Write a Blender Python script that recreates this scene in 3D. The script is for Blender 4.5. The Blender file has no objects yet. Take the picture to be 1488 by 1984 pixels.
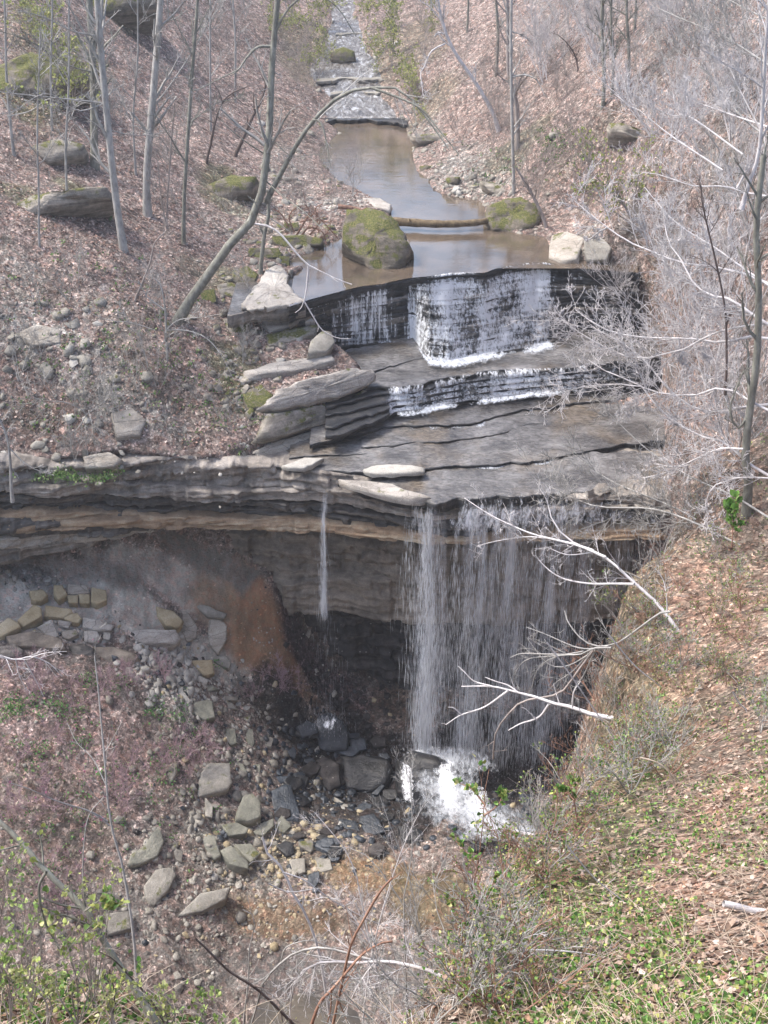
import bpy, math, random
import numpy as np
from mathutils import Vector
random.seed(7)
RNG = np.random.default_rng(7)
SC = bpy.context.scene
C = SC.collection
# ------------------------------------------------------------------ camera, sky, sun, exposure
F = 2337.0
CAMZ = 25.0
cd = bpy.data.cameras.new('camera'); cam = bpy.data.objects.new('camera', cd); C.objects.link(cam)
cam.location = (0, 0, CAMZ); cam.rotation_euler = (math.radians(60), 0, 0)
cd.sensor_fit = 'VERTICAL'; cd.angle = 2 * math.atan(992 / F)
cd.clip_start = 0.1; cd.clip_end = 2000
SC.camera = cam
SUN_EL, SUN_AZ = math.radians(57), math.radians(-80)      # azimuth measured from +Y towards +X
w = bpy.data.worlds.new('World'); SC.world = w; w.use_nodes = True
nt = w.node_tree; nt.nodes.clear()
sky = nt.nodes.new('ShaderNodeTexSky'); sky.sky_type = 'NISHITA'; sky.sun_disc = False
sky.sun_elevation = SUN_EL; sky.sun_rotation = SUN_AZ; sky.dust_density = 4.0; sky.air_density = 1.0; sky.ozone_density = 1.0
bg = nt.nodes.new('ShaderNodeBackground'); bg.inputs['Strength'].default_value = 0.12
wo = nt.nodes.new('ShaderNodeOutputWorld')
nt.links.new(sky.outputs[0], bg.inputs[0]); nt.links.new(bg.outputs[0], wo.inputs[0])
sd = bpy.data.lights.new('sun', 'SUN'); so = bpy.data.objects.new('sun', sd); C.objects.link(so)
sd.energy = 1.5; sd.angle = math.radians(10); sd.color = (1.0, 0.95, 0.88)
sdir = Vector((math.sin(SUN_AZ) * math.cos(SUN_EL), math.cos(SUN_AZ) * math.cos(SUN_EL), math.sin(SUN_EL)))
so.rotation_euler = sdir.to_track_quat('Z', 'Y').to_euler()
so.location = (-20, 40, 80)
SC.view_settings.view_transform = 'Standard'
try: SC.view_settings.look = 'None'
except Exception: pass
SC.view_settings.exposure = 1.66
SC.view_settings.gamma = 1.0
SC.view_settings.use_curve_mapping = False

# ------------------------------------------------------------------ maths helpers
CP, SP = math.cos(math.radians(30)), math.sin(math.radians(30))
def ray(u, v):
    a = (np.asarray(u, float) - 744) / F; b = (992 - np.asarray(v, float)) / F
    return np.stack([a, CP + SP * b, -SP + CP * b], -1)
def at_y(u, v, Y):
    d = ray(u, v); t = np.asarray(Y, float) / d[..., 1]
    return d * t[..., None] + np.array([0, 0, CAMZ])
def at_z(u, v, Z):
    d = ray(u, v); t = (np.asarray(Z, float) - CAMZ) / d[..., 2]
    return d * t[..., None] + np.array([0, 0, CAMZ])

def _hash(i, j, k, s):
    n = (i.astype(np.int64) * 374761393 + j.astype(np.int64) * 668265263 + k.astype(np.int64) * 2147483647 + s * 1274126177) & 0xffffffff
    n = ((n ^ (n >> 13)) * 1274126177) & 0xffffffff
    n = ((n ^ (n >> 16)) * 2246822519) & 0xffffffff
    return ((n ^ (n >> 15)) & 0xffff) / 65535.0
def vn(x, y, z=None, s=0):
    x = np.asarray(x, float); y = np.asarray(y, float) + 0 * x
    z = np.zeros_like(x) if z is None else np.asarray(z, float) + 0 * x
    i, j, k = np.floor(x), np.floor(y), np.floor(z)
    fx, fy, fz = x - i, y - j, z - k
    fx, fy, fz = [f * f * (3 - 2 * f) for f in (fx, fy, fz)]
    i, j, k = i.astype(int), j.astype(int), k.astype(int)
    def c(a, b, d): return _hash(i + a, j + b, k + d, s)
    x00 = c(0,0,0)*(1-fx)+c(1,0,0)*fx; x10 = c(0,1,0)*(1-fx)+c(1,1,0)*fx
    x01 = c(0,0,1)*(1-fx)+c(1,0,1)*fx; x11 = c(0,1,1)*(1-fx)+c(1,1,1)*fx
    return ((x00*(1-fy)+x10*fy)*(1-fz) + (x01*(1-fy)+x11*fy)*fz) * 2 - 1
def cell(x, y, s=0):
    x = np.asarray(x, float); y = np.asarray(y, float) + 0 * x
    return _hash(np.floor(x).astype(int), np.floor(y).astype(int), np.zeros(x.shape, int), s) * 2 - 1
def fbm(x, y, z=None, s=0, o=4, g=0.5):
    r = 0; a = 1; t = 0
    for q in range(o):
        f = 2.03 ** q
        r = r + a * vn(np.asarray(x) * f, np.asarray(y) * f, None if z is None else np.asarray(z) * f, s + q * 17); t += a; a *= g
    return r / t
class TPS:
    def __init__(self, P, lam=0.02):
        P = np.asarray(P, float); self.c = P[:, :2]; n = len(P)
        K = self.phi(self.c[:, None] - self.c[None]) + lam * np.eye(n) * n
        A = np.zeros((n + 3, n + 3)); A[:n, :n] = K; A[:n, n] = 1; A[:n, n + 1:] = self.c; A[n:, :n] = A[:n, n:].T
        self.w = np.linalg.solve(A, np.r_[P[:, 2], 0, 0, 0])
    def phi(self, d):
        r2 = (d ** 2).sum(-1) / 400.0
        return 20 * r2 * np.log(np.maximum(r2, 1e-12)) * .5
    def __call__(self, x, y):
        x = np.asarray(x, float); y = np.asarray(y, float); sh = x.shape
        q = np.stack([x.ravel(), y.ravel()], -1); out = np.empty(len(q)); n = len(self.c)
        for s in range(0, len(q), 40000):
            b = q[s:s + 40000]
            out[s:s + 40000] = self.phi(b[:, None] - self.c[None]) @ self.w[:n] + self.w[n] + b @ self.w[n + 1:]
        return out.reshape(sh)
def sdist(poly, x, y):
    """signed distance to a plan polygon, positive inside"""
    P = np.asarray(poly)[:, :2]; sh = np.shape(x); q = np.stack([np.ravel(x), np.ravel(y)], -1)
    d = np.full(len(q), 1e9); ins = np.zeros(len(q), bool)
    for i in range(len(P)):
        a, b = P[i - 1], P[i]; e = b - a
        t = np.clip(((q - a) @ e) / (e @ e + 1e-9), 0, 1)
        d = np.minimum(d, np.hypot(*(q - a - t[:, None] * e).T))
        c = (a[1] > q[:, 1]) != (b[1] > q[:, 1])
        xi = a[0] + (q[:, 1] - a[1]) * e[0] / (e[1] if abs(e[1]) > 1e-9 else 1e-9)
        ins ^= c & (q[:, 0] < xi)
    return np.where(ins, d, -d).reshape(sh)
def sstep(a, b, x):
    t = np.clip((np.asarray(x) - a) / (b - a), 0, 1); return t * t * (3 - 2 * t)

# ------------------------------------------------------------------ object helpers
def mesh_of(name, V, Fc, col=None, dens=None, smooth=False, mats=None, midx=None):
    me = bpy.data.meshes.new(name); V = np.asarray(V, np.float32).reshape(-1, 3)
    me.vertices.add(len(V)); me.vertices.foreach_set('co', V.ravel())
    if isinstance(Fc, np.ndarray) and Fc.ndim == 2:
        n, k = Fc.shape; idx = Fc.ravel(); st = np.arange(n) * k; tot = np.full(n, k)
    else:
        tot = np.array([len(f) for f in Fc]); st = np.r_[0, np.cumsum(tot)[:-1]]; idx = np.concatenate([np.asarray(f) for f in Fc]); n = len(tot)
    me.loops.add(len(idx)); me.loops.foreach_set('vertex_index', idx.astype(np.int32))
    me.polygons.add(n); me.polygons.foreach_set('loop_start', st.astype(np.int32)); me.polygons.foreach_set('loop_total', tot.astype(np.int32))
    if smooth: me.polygons.foreach_set('use_smooth', np.ones(n, bool))
    me.update(calc_edges=True)
    if col is not None:
        at = me.color_attributes.new('tint', 'FLOAT_COLOR', 'POINT')
        cc = np.ones((len(V), 4), np.float32); cc[:, :3] = col; at.data.foreach_set('color', cc.ravel())
    if dens is not None:
        at = me.attributes.new('dens', 'FLOAT', 'POINT'); at.data.foreach_set('value', np.asarray(dens, np.float32).ravel())
    if not me.validate(verbose=False): pass
    return me
def prop(o, label=None, cat=None, group=None, kind=None):
    if label: o['label'] = label
    if cat: o['category'] = cat
    if group: o['group'] = group
    if kind: o['kind'] = kind
    return o
def obj(name, me, mat=None, parent=None, loc=None, **k):
    o = bpy.data.objects.new(name, me); C.objects.link(o)
    if mat and me and not me.materials: me.materials.append(mat)
    if parent:
        o.parent = parent; q = parent; o.location = (0, 0, 0)
        while q: o.location -= q.location; q = q.parent
    if loc is not None: o.location = loc
    return prop(o, **k)
def empty(name, loc, **k):
    o = bpy.data.objects.new(name, None); C.objects.link(o); o.location = loc; o.empty_display_size = .2
    return prop(o, **k)
def gridfaces(nr, nc, wrap=False):
    i = np.arange(nr - 1)[:, None]; j = np.arange(nc if wrap else nc - 1)[None]
    j2 = (j + 1) % nc
    return np.stack([i * nc + j, i * nc + j2, (i + 1) * nc + j2, (i + 1) * nc + j], -1).reshape(-1, 4)
def tubes(P, R, sides=3):
    """P (M,n,3), R (M,n): M tapered tubes -> verts, quads"""
    P = np.asarray(P, float); R = np.asarray(R, float); M, n, _ = P.shape
    T = np.gradient(P, axis=1); T /= np.linalg.norm(T, axis=2, keepdims=True) + 1e-9
    up = np.where(np.abs(T[:, :1, 2:3]) > .9, np.array([1., 0, 0]), np.array([0, 0, 1.]))
    A = np.cross(T, up); A /= np.linalg.norm(A, axis=2, keepdims=True) + 1e-9
    B = np.cross(T, A)
    th = np.arange(sides) * 2 * math.pi / sides
    V = P[:, :, None] + R[:, :, None, None] * (A[:, :, None] * np.cos(th)[None, None, :, None] + B[:, :, None] * np.sin(th)[None, None, :, None])
    f = gridfaces(n, sides, True)
    Fq = (f[None] + (np.arange(M) * n * sides)[:, None, None]).reshape(-1, 4)
    return V.reshape(-1, 3), Fq
def resample(P, n, smooth=True):
    P = np.asarray(P, float)
    if smooth and len(P) > 2:
        Q = [P[0]]
        E = np.vstack([2 * P[0] - P[1], P, 2 * P[-1] - P[-2]])
        for i in range(1, len(E) - 2):
            for t in (.25, .5, .75, 1):
                p0, p1, p2, p3 = E[i-1], E[i], E[i+1], E[i+2]
                Q.append(.5 * ((2*p1) + (-p0+p2)*t + (2*p0-5*p1+4*p2-p3)*t*t + (-p0+3*p1-3*p2+p3)*t**3))
        P = np.array(Q)
    s = np.r_[0, np.cumsum(np.linalg.norm(np.diff(P, axis=0), axis=1))]
    t = np.linspace(0, s[-1], n)
    return np.stack([np.interp(t, s, P[:, k]) for k in range(P.shape[1])], -1)
def unit(a): return a / (np.linalg.norm(a, axis=-1, keepdims=True) + 1e-9)

# ------------------------------------------------------------------ materials
class NB:
    def __init__(s, name):
        s.m = bpy.data.materials.new(name); s.m.use_nodes = True; s.t = s.m.node_tree; s.t.nodes.clear()
        s.out = s.n('OutputMaterial'); s.b = s.n('BsdfPrincipled'); s.l(s.b, 0, s.out, 0)
        g = s.n('NewGeometry'); s.pos = g.outputs['Position']; s.nor = g.outputs['Normal']
    def n(s, k, **kw):
        x = s.t.nodes.new('ShaderNode' + k)
        for a, b in kw.items(): setattr(x, a, b)
        return x
    def l(s, a, i, b, j):
        s.t.links.new(a.outputs[i] if hasattr(a, 'outputs') else a, b.inputs[j])
    def put(s, val, sock):
        if isinstance(val, (int, float)): sock.default_value = val
        elif isinstance(val, (tuple, list)):
            sock.default_value = tuple(val) + ((1,) if len(sock.default_value) == 4 and len(val) == 3 else ())
        else: s.t.links.new(val, sock)
    def mapping(s, scale, src=None):
        x = s.n('Mapping'); s.put(src or s.pos, x.inputs[0]); x.inputs['Scale'].default_value = scale; return x.outputs[0]
    def noise(s, scale, detail=4, rough=.55, src=None, dist=0.0):
        x = s.n('TexNoise'); x.inputs['Scale'].default_value = scale; x.inputs['Detail'].default_value = detail
        x.inputs['Roughness'].default_value = rough; x.inputs['Distortion'].default_value = dist
        s.put(src or s.pos, x.inputs['Vector']); return x.outputs[0]
    def voro(s, scale, src=None, feat='F1', rnd=1.0):
        x = s.n('TexVoronoi', feature=feat); x.inputs['Scale'].default_value = scale; x.inputs['Randomness'].default_value = rnd
        s.put(src or s.pos, x.inputs['Vector']); return x
    def ramp(s, val, stops, interp='LINEAR'):
        x = s.n('ValToRGB'); x.color_ramp.interpolation = interp; e = x.color_ramp.elements
        while len(e) > 1: e.remove(e[-1])
        for i, (p, c) in enumerate(stops):
            c = (c, c, c) if isinstance(c, (int, float)) else c
            q = e[0] if i == 0 else e.new(p); q.position = p; q.color = tuple(c) + (1,)
        s.put(val, x.inputs[0]); return x.outputs[0]
    def mix(s, f, a, b, mode='MIX'):
        x = s.n('Mix', data_type='RGBA', blend_type=mode)
        s.put(f, x.inputs[0]); s.put(a, x.inputs[6]); s.put(b, x.inputs[7]); return x.outputs[2]
    def math(s, op, a, b=0.0, c=0.0):
        x = s.n('Math', operation=op); s.put(a, x.inputs[0]); s.put(b, x.inputs[1]); s.put(c, x.inputs[2]); return x.outputs[0]
    def attr(s, name, out='Color'):
        x = s.n('Attribute'); x.attribute_name = name; return x.outputs[out]
    def sep(s, v):
        x = s.n('SeparateXYZ'); s.put(v, x.inputs[0]); return x.outputs
    def bump(s, h, strength=.5, dist=.05):
        x = s.n('Bump'); x.inputs['Strength'].default_value = strength; x.inputs['Distance'].default_value = dist
        s.put(h, x.inputs['Height']); s.l(x, 0, s.b, 'Normal')
    def fin(s, col, rough=.85, spec=.3):
        s.put(col, s.b.inputs['Base Color']); s.put(rough, s.b.inputs['Roughness']); s.b.inputs['Specular IOR Level'].default_value = spec
        return s.m

def mat_ground():
    """leaf litter and soil; the vertex colour says what lies there, with shade painted into the plunge basin"""
    n = NB('leaf_litter_and_soil')
    tint = n.attr('tint')
    wp = n.n('VectorMath', operation='ADD'); n.put(n.pos, wp.inputs[0])
    wn = n.n('TexNoise'); wn.inputs['Scale'].default_value = 5; wn.inputs['Detail'].default_value = 3; n.put(n.pos, wn.inputs['Vector'])
    ws = n.n('VectorMath', operation='SCALE'); ws.inputs['Scale'].default_value = .22; n.l(wn, 1, ws, 0); n.l(ws, 0, wp, 1)
    P = wp.outputs[0]
    v1 = n.voro(5.5, P).outputs['Color']; v2 = n.voro(14.0, P).outputs['Color']
    r1 = n.ramp(n.sep(v1)[0], [(0, .6), (.35, .85), (.7, 1.05), (.9, 1.35), (1, 1.8)])
    r2 = n.ramp(n.sep(v2)[1], [(0, .55), (.5, .95), (.8, 1.15), (.93, 1.6), (1, 2.4)])
    mid = n.ramp(n.noise(2.4, 5, .65), [(.32, .55), (.5, 1.0), (.68, 1.4)])
    big = n.ramp(n.noise(.45, 5, .6), [(.3, .7), (.5, 1.0), (.7, 1.2)])
    fn_ = n.attr('dens', 'Fac')
    lit = n.mix(1, r1, r2, 'MULTIPLY'); lit = n.mix(1, lit, mid, 'MULTIPLY')
    soft = n.ramp(n.noise(1.5, 7, .68, n.mapping((1, .45, .45))), [(.3, .55), (.5, 1.0), (.68, 1.4)])
    soft = n.mix(1, soft, n.ramp(n.noise(16, 4, .7), [(.3, .8), (.7, 1.18)]), 'MULTIPLY')
    sp = n.voro(3.3, P); pk = n.math('MULTIPLY', n.math('LESS_THAN', sp.outputs['Distance'], .16), n.math('GREATER_THAN', n.sep(sp.outputs['Color'])[0], .7))
    soft = n.mix(n.math('MULTIPLY', pk, .8), soft, (1.9, 1.9, 1.9))
    c = n.mix(1, tint, big, 'MULTIPLY'); c = n.mix(1, c, n.mix(fn_, lit, soft), 'MULTIPLY')
    hue = n.ramp(n.sep(v1)[2], [(0, (1.1, .94, .9)), (.5, (1, 1, 1)), (1, (.94, 1.0, 1.0))])
    c = n.mix(1, c, hue, 'MULTIPLY')
    h = n.math('ADD', n.math('MULTIPLY', n.sep(v2)[0], n.math('SUBTRACT', 1.0, fn_)), n.math('MULTIPLY', n.noise(4, 6, .7), 4))
    n.bump(h, .9, .08)
    return n.fin(c, .9, .15)
def mat_rock(name, c_lo, c_mid, c_hi, strat=3.5, rough=.8, spec=.3, moss=0.0, tilt=0.0, speck=1.0, wetstain=0.0, crack=0.0, bump=.6, spots=0.0):
    n = NB(name)
    src = n.mapping((.35, .35, strat))
    s1 = n.noise(1.0, 6, .6, src, .3); s2 = n.noise(3.0, 6, .65)
    f = n.math('ADD', n.math('MULTIPLY', s1, .62), n.math('MULTIPLY', s2, .38 * speck))
    c = n.ramp(f, [(.34, c_lo), (.5, c_mid), (.64, c_hi)])
    fine = n.ramp(n.noise(22, 4, .7), [(.3, .72), (.55, 1.0), (.75, 1.25)])
    c = n.mix(1, c, fine, 'MULTIPLY')
    if wetstain:
        st = n.ramp(n.noise(1.0, 4, .6, n.mapping((1.1, 1.1, .18))), [(.45, 0.0), (.62, 1.0)])
        c = n.mix(n.math('MULTIPLY', n.sep(st)[0], wetstain), c, (.035, .032, .03))
    h = n.math('ADD', n.math('MULTIPLY', s1, 1.5), n.noise(12, 6, .6))
    if crack:
        vo = n.voro(crack, n.mapping((.7, 1.5, 2.5)), 'DISTANCE_TO_EDGE')
        e = n.ramp(vo.outputs['Distance'], [(0, .58), (.022, 1.0)])
        c = n.mix(1, c, e, 'MULTIPLY'); h = n.math('ADD', h, n.sep(e)[0])
    if spots:
        vo = n.voro(3.4); e = n.ramp(vo.outputs['Distance'], [(.1, 1.0), (.15, 0.0)])
        k = n.math('MULTIPLY', n.sep(e)[0], n.math('GREATER_THAN', n.sep(vo.outputs['Color'])[0], .72))
        c = n.mix(n.math('MULTIPLY', k, spots), c, (.4, .38, .35))
    if moss:
        nz = n.sep(n.nor)[2]
        mk = n.math('ADD', n.math('MULTIPLY', nz, .25), n.noise(1.6, 5, .65))
        mk = n.ramp(mk, [(.86 - .38 * moss, 0.0), (.94 - .38 * moss, 1.0)])
        mc = n.ramp(n.noise(14, 4, .7), [(.3, (.035, .04, .014)), (.48, (.09, .1, .032)), (.6, (.16, .15, .06)), (.75, (.26, .2, .13))])
        c = n.mix(n.sep(mk)[0], c, mc)
    n.bump(h, bump, .08)
    return n.fin(c, rough, spec)
def mat_wetledge(name, c_lo, c_mid, c_hi, brown):
    """thin water film sliding over flat rock"""
    n = NB(name)
    s1 = n.noise(.55, 6, .62, n.mapping((1, 1.6, 1)), .4)
    c = n.ramp(s1, [(.34, c_lo), (.5, c_mid), (.66, c_hi)])
    bn = n.ramp(n.noise(.28, 4, .6), [(.52, 0.0), (.64, .5)])
    c = n.mix(n.sep(bn)[0], c, brown)
    rp = n.noise(1.0, 5, .65, n.mapping((4.2, 9.0, 3)), .6)
    c = n.mix(1, c, n.ramp(rp, [(.35, .62), (.5, 1.0), (.68, 1.45)]), 'MULTIPLY')
    n.bump(n.math('ADD', rp, n.math('MULTIPLY', n.noise(2.0, 4), .8)), .9, .05)
    return n.fin(c, .2, .8)
def mat_simple(name, c1, c2, scale=8, rough=.8, spec=.25, bump=.3, trans=0):
    n = NB(name)
    c = n.ramp(n.noise(scale, 4, .6), [(.35, c1), (.65, c2)])
    n.bump(n.noise(scale * 3, 4), bump, .01)
    m = n.fin(c, rough, spec)
    return m
def mat_bark(name, c1, c2, c3=None):
    n = NB(name)
    f = n.noise(5, 5, .7, n.mapping((1, 1, .45)))
    st = [(.3, c1), (.55, c2)] + ([(.75, c3)] if c3 else [])
    c = n.ramp(f, st)
    n.bump(n.noise(30, 4, .7, n.mapping((1, 1, .25))), .5, .01)
    return n.fin(c, .85, .2)
def mat_leafy(name, two=False):
    n = NB(name)
    c = n.mix(1, n.attr('tint'), n.ramp(n.noise(40, 3), [(.3, .75), (.7, 1.2)]), 'MULTIPLY')
    n.fin(c, .75, .2)
    if two:
        t = n.n('BsdfTranslucent'); n.put(c, t.inputs[0]); mx = n.n('MixShader'); mx.inputs[0].default_value = .35
        n.l(n.b, 0, mx, 1); n.l(t, 0, mx, 2); n.l(mx, 0, n.out, 0)
    return n.m
def mat_water(name, c1, c2, rip=1.0, ior=1.33, rough=.07, flow=None):
    n = NB(name)
    c = n.ramp(n.noise(.5, 4, .6), [(.35, c1), (.65, c2)])
    r = n.noise(1.0, 4, .6, n.mapping(flow or (1.4, 3.0, 1)))
    n.bump(n.math('ADD', r, n.math('MULTIPLY', n.noise(7.0, 3, .5), .25)), .35 * rip, .06)
    n.fin(c, rough, .5); n.b.inputs['IOR'].default_value = ior
    return n.m
def mat_riffle(name):
    n = NB(name)
    r = n.noise(1.0, 6, .7, n.mapping((2.6, 1.3, 1)), .8)
    c = n.ramp(r, [(.36, (.05, .045, .04)), (.48, (.14, .13, .12)), (.57, (.24, .235, .23)), (.66, (.5, .52, .55))])
    n.bump(r, .9, .12)
    n.fin(c, .16, .6); n.b.inputs['IOR'].default_value = 1.5
    return n.m
def mat_fall(name, sx=6.0, sz=1.0, lo=.42, hi=.62, amax=.95, col=(.8, .83, .88)):
    """thin falling water: white threads with gaps; 'dens' says how much water comes down there"""
    n = NB(name)
    s1 = n.noise(1.0, 5, .62, n.mapping((sx, sx * .5, sz)), .4); s2 = n.noise(1.0, 3, .6, n.mapping((sx * 3, sx, sz * 3.5)), .5)
    f = n.math('ADD', n.math('MULTIPLY', s1, .6), n.math('MULTIPLY', s2, .4))
    d = n.attr('dens', 'Fac')
    f = n.math('ADD', f, n.math('MULTIPLY', n.math('SUBTRACT', d, .5), .42))
    a = n.ramp(f, [(lo, 0.0), (hi, amax)])
    n.fin(col, .35, .5)
    n.l(n.n('Value'), 0, n.b, 'Metallic')
    a = n.math('MULTIPLY', n.sep(a)[0], n.math('MINIMUM', n.math('MULTIPLY', d, 6.0), 1.0))
    n.put(a, n.b.inputs['Alpha'])
    return n.m
# ------------------------------------------------------------------ terrain control points: (photo column, row, distance)
def ctl(L): return np.array([at_y(u, v, Y) for u, v, Y in L])
A_CTL = ctl([(0,893,44.8),(130,888,45),(240,885,45.6),(480,890,46.9),(400,870,46.8),(0,700,48),(150,700,48.5),(300,700,49.5),(420,750,50),
 (420,650,52.5),(0,500,52),(150,500,53.5),(300,520,55),(420,560,56),(500,480,62),(560,420,67),(0,300,60),(150,300,63),(300,300,68),
 (420,300,73),(520,280,80),(600,300,80),(0,100,70),(150,100,76),(300,100,85),(450,100,95),(580,100,104),(0,-150,85),(300,-150,105),(560,-100,125),
 (700,-100,128),(700,330,76.5),(700,230,87.5),(690,100,105),(680,0,121),(1488,0,62),(1300,0,75),(1100,0,92),(900,0,108),(1488,250,52),
 (1300,250,60),(1150,250,68),(1000,250,76),(880,250,83),(1488,500,44),(1350,500,50),(1200,500,57),(1120,480,60),(1100,400,66),(1000,375,69),
 (1200,350,64),(1250,700,52),(1350,700,46),(1488,700,39),(1300,850,47),(1400,850,41.5),(1488,850,36),(1300,960,43.5),(1488,1000,33),
 (1800,300,42),(-300,300,52),(-300,700,43),(-300,0,70),(1800,0,52),(1800,700,30),(800,480,62.5),(900,660,55),(900,800,49.5),(850,900,46.5),(600,600,56.5),(600,800,49),
 (-700,0,80),(2100,0,60),(620,500,61)])
extra = np.array([[-90, 200, 48], [-40, 230, 40], [0, 250, 34], [40, 230, 42], [90, 200, 52], [-120, 120, 45], [120, 110, 50], [-80, 60, 25], [75, 50, 32]], float)
tA = TPS(np.vstack([A_CTL, extra]), .0015)
ZW = [(1100,-.3),(960,0),(905,.35),(860,.8),(825,1.1),(790,1.35),(725,2.1),(665,2.3),(525,5.3),(236,5.3),(232,5.55),(160,6.9),(60,9.0),(0,10.3),(-80,12)]
def zw(v): return np.interp(-np.asarray(v, float), [-a for a, b in ZW], [b for a, b in ZW])
LB = [(520,545),(500,560),(478,620),(462,660),(440,700),(425,742),(408,752),(398,750),(388,722),(370,690),(345,640),(320,624),(300,612),(280,628),(255,650),(236,640),(215,628),(190,640),(170,618),(150,600),(125,606),(100,625),(70,630),(40,640),(0,645),(-60,650)]
RB = [(520,1085),(500,1072),(480,1066),(460,1058),(440,948),(420,946),(400,940),(385,925),(378,860),(365,836),(345,830),(330,808),(300,800),(280,812),(262,790),(240,782),(225,772),(200,752),(180,735),(150,742),(120,730),(100,715),(60,700),(30,690),(0,690),(-60,690)]
def bank(L):
    v = np.arange(520, -61, -5.0); u = np.interp(-v, [-a for a, b in L], [b for a, b in L]); return u, v
ul, vl = bank(LB); ur, vr = bank(RB)
ul = ul + 6 * vn(vl * .07, 3.1 + 0 * vl, s=3); ur = ur + 6 * vn(vr * .07, 7.1 + 0 * vr, s=4)
PL, PR = at_z(ul, vl, zw(vl)), at_z(ur, vr, zw(vr))
STREAM = np.vstack([PL, PR[::-1]])
cas_px = [(430,905),(500,868),(560,830),(640,790),(700,740),(620,690),(590,640),(570,600),(575,565),(600,516),(1090,500),(1230,512),(1290,600),(1310,750),(1310,860),(1300,985),(1000,1080),(500,1000)]
CASC = np.array([at_z(u, v, zw(v)) for u, v in cas_px])
def zA(x, y, fine=True):
    x = np.asarray(x, float); y = np.asarray(y, float)
    z = tA(x, y)
    ds = sdist(STREAM, x, y); dc = sdist(CASC, x, y)
    if fine:
        am = .35 + .65 * sstep(0, 4, np.abs(ds) + 0 * x)
        z = z + am * (.55 * fbm(x * .22, y * .22, s=1, o=3) + .22 * fbm(x * .9, y * .9, s=5, o=4))
    # the stream has cut its bed: force the margins just above the water, the bed below
    wz = np.interp(y, YW, ZWY)
    near = sstep(4.0, .0, -ds)
    tgt = wz + .12 + .28 * np.clip(-ds, 0, 4) + .12 * fbm(x * .8, y * .8, s=9, o=3)
    z = np.where(ds < 0, z * (1 - near) + tgt * near, z)
    z = np.where(ds >= 0, wz - .45 * sstep(0, .5, ds) + .12 * (1 - sstep(0, .3, ds)), z)
    cz = np.interp(y, YC, ZC) - .9
    z = z + (np.minimum(cz, z) - z) * sstep(-.2, .5, dc)
    return z
_v = np.arange(520, -61, -5.0); YW = at_z(744 + 0 * _v, _v, zw(_v))[:, 1]; ZWY = zw(_v)
_c = np.arange(965, 515, -5.0); YC = at_z(744 + 0 * _c, _c, zw(_c)); ZC = YC[:, 2]; YC = YC[:, 1]; k_ = ZC <= 2.31; YC, ZC = np.r_[YC[k_], 59.0, 59.6], np.r_[ZC[k_], 2.3, 5.0]; ZC = ZC - .3 * (ZC < 4)
YW = np.r_[0, YW[0] - .01, YW]; ZWY = np.r_[5.3, 5.3, ZWY]

C_CTL = ctl([(-300,1150,41),(0,1090,46),(150,1070,47),(300,1050,48),(450,1045,48.6),(500,1090,47.9),(540,1150,47.7),(0,1200,43.5),(200,1200,45),(350,1200,46.5),(480,1200,48),
 (560,1150,48.5),(0,1290,41),(200,1310,42),(350,1330,43),(470,1300,46),(590,1300,48),(0,1450,37),(200,1450,38.5),(400,1450,41),(520,1400,44.5),
 (650,1400,46.5),(800,1400,46.5),(950,1350,48),(1100,1350,48),(700,1520,43.2),(850,1480,44),(1000,1500,44),(0,1650,33),(200,1650,34.5),(400,1600,37.5),
 (550,1560,40.5),(700,1600,39.5),(900,1620,38.5),(1050,1620,38),(0,1850,29),(200,1800,31.5),(400,1750,34),(600,1750,35),(800,1750,35),(500,1984,30),
 (700,1984,30),(200,1984,28),(0,1984,26.5),(900,1984,29.5),(1150,1500,42),(-300,1984,24),(-300,1600,33)])
extraC = np.array([[12, 40, -9], [16, 34, -6], [12, 28, -8], [10, 20, -9], [-25, 30, -4], [-12, 15, -12], [0, 12, -15], [0, 24, -15.2], [8, 30, -13.5], [-6, 50, -6], [4, 51, -13], [-16, 49, -3.5]], float)
tC = TPS(np.vstack([C_CTL, extraC]), .0015)
def zC(x, y, fine=True):
    z = tC(x, y)
    if fine: z = z + .35 * fbm(x * .35, y * .35, s=21, o=3) + .22 * fbm(x * 1.3, y * 1.3, s=25, o=4)
    return z
N_CTL = ctl([(1290,1000,30),(1200,1130,26),(1165,1250,24),(1160,1400,21),(1120,1480,18),(1010,1600,14.5),(930,1700,12),(900,1850,9),(860,1984,7.5),
 (1488,1500,14.5),(1488,1984,6),(1488,1250,21),(1488,1050,27),(1488,1750,9.2),(1300,1300,21.5),(1300,1500,15.8),(1300,1750,10),(1150,1750,10.8),(1150,1984,6.9),
 (400,2000,7),(200,1940,7),(0,1900,7.3),(200,2200,5),(1488,900,29),(1800,1000,25),(1800,1500,13)])
tN = TPS(np.vstack([N_CTL, [[-8, 6, 17.5], [0, 0, 23.2], [6, 0, 23.5], [-6, 0, 23], [0, -8, 25], [14, 0, 24], [14, 12, 17]]]), .0012)
NP = [(-300,1800,8),(0,1905,7.2),(120,1890,7.4),(250,1930,7.2),(330,1990,6.9),(450,2030,6.6),(700,2030,6.8),(850,1990,7.5),(890,1850,9),(945,1700,12),(1035,1610,14.5),(1150,1490,18),(1205,1400,21),(1225,1250,24),(1255,1130,26),(1330,1010,30),(1400,920,31.5),(1488,880,31),(1900,880,29)]
NPOLY = np.vstack([[at_y(*q)[:2] for q in NP], [[30, 20], [30, -12], [-20, -12]]])
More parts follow.
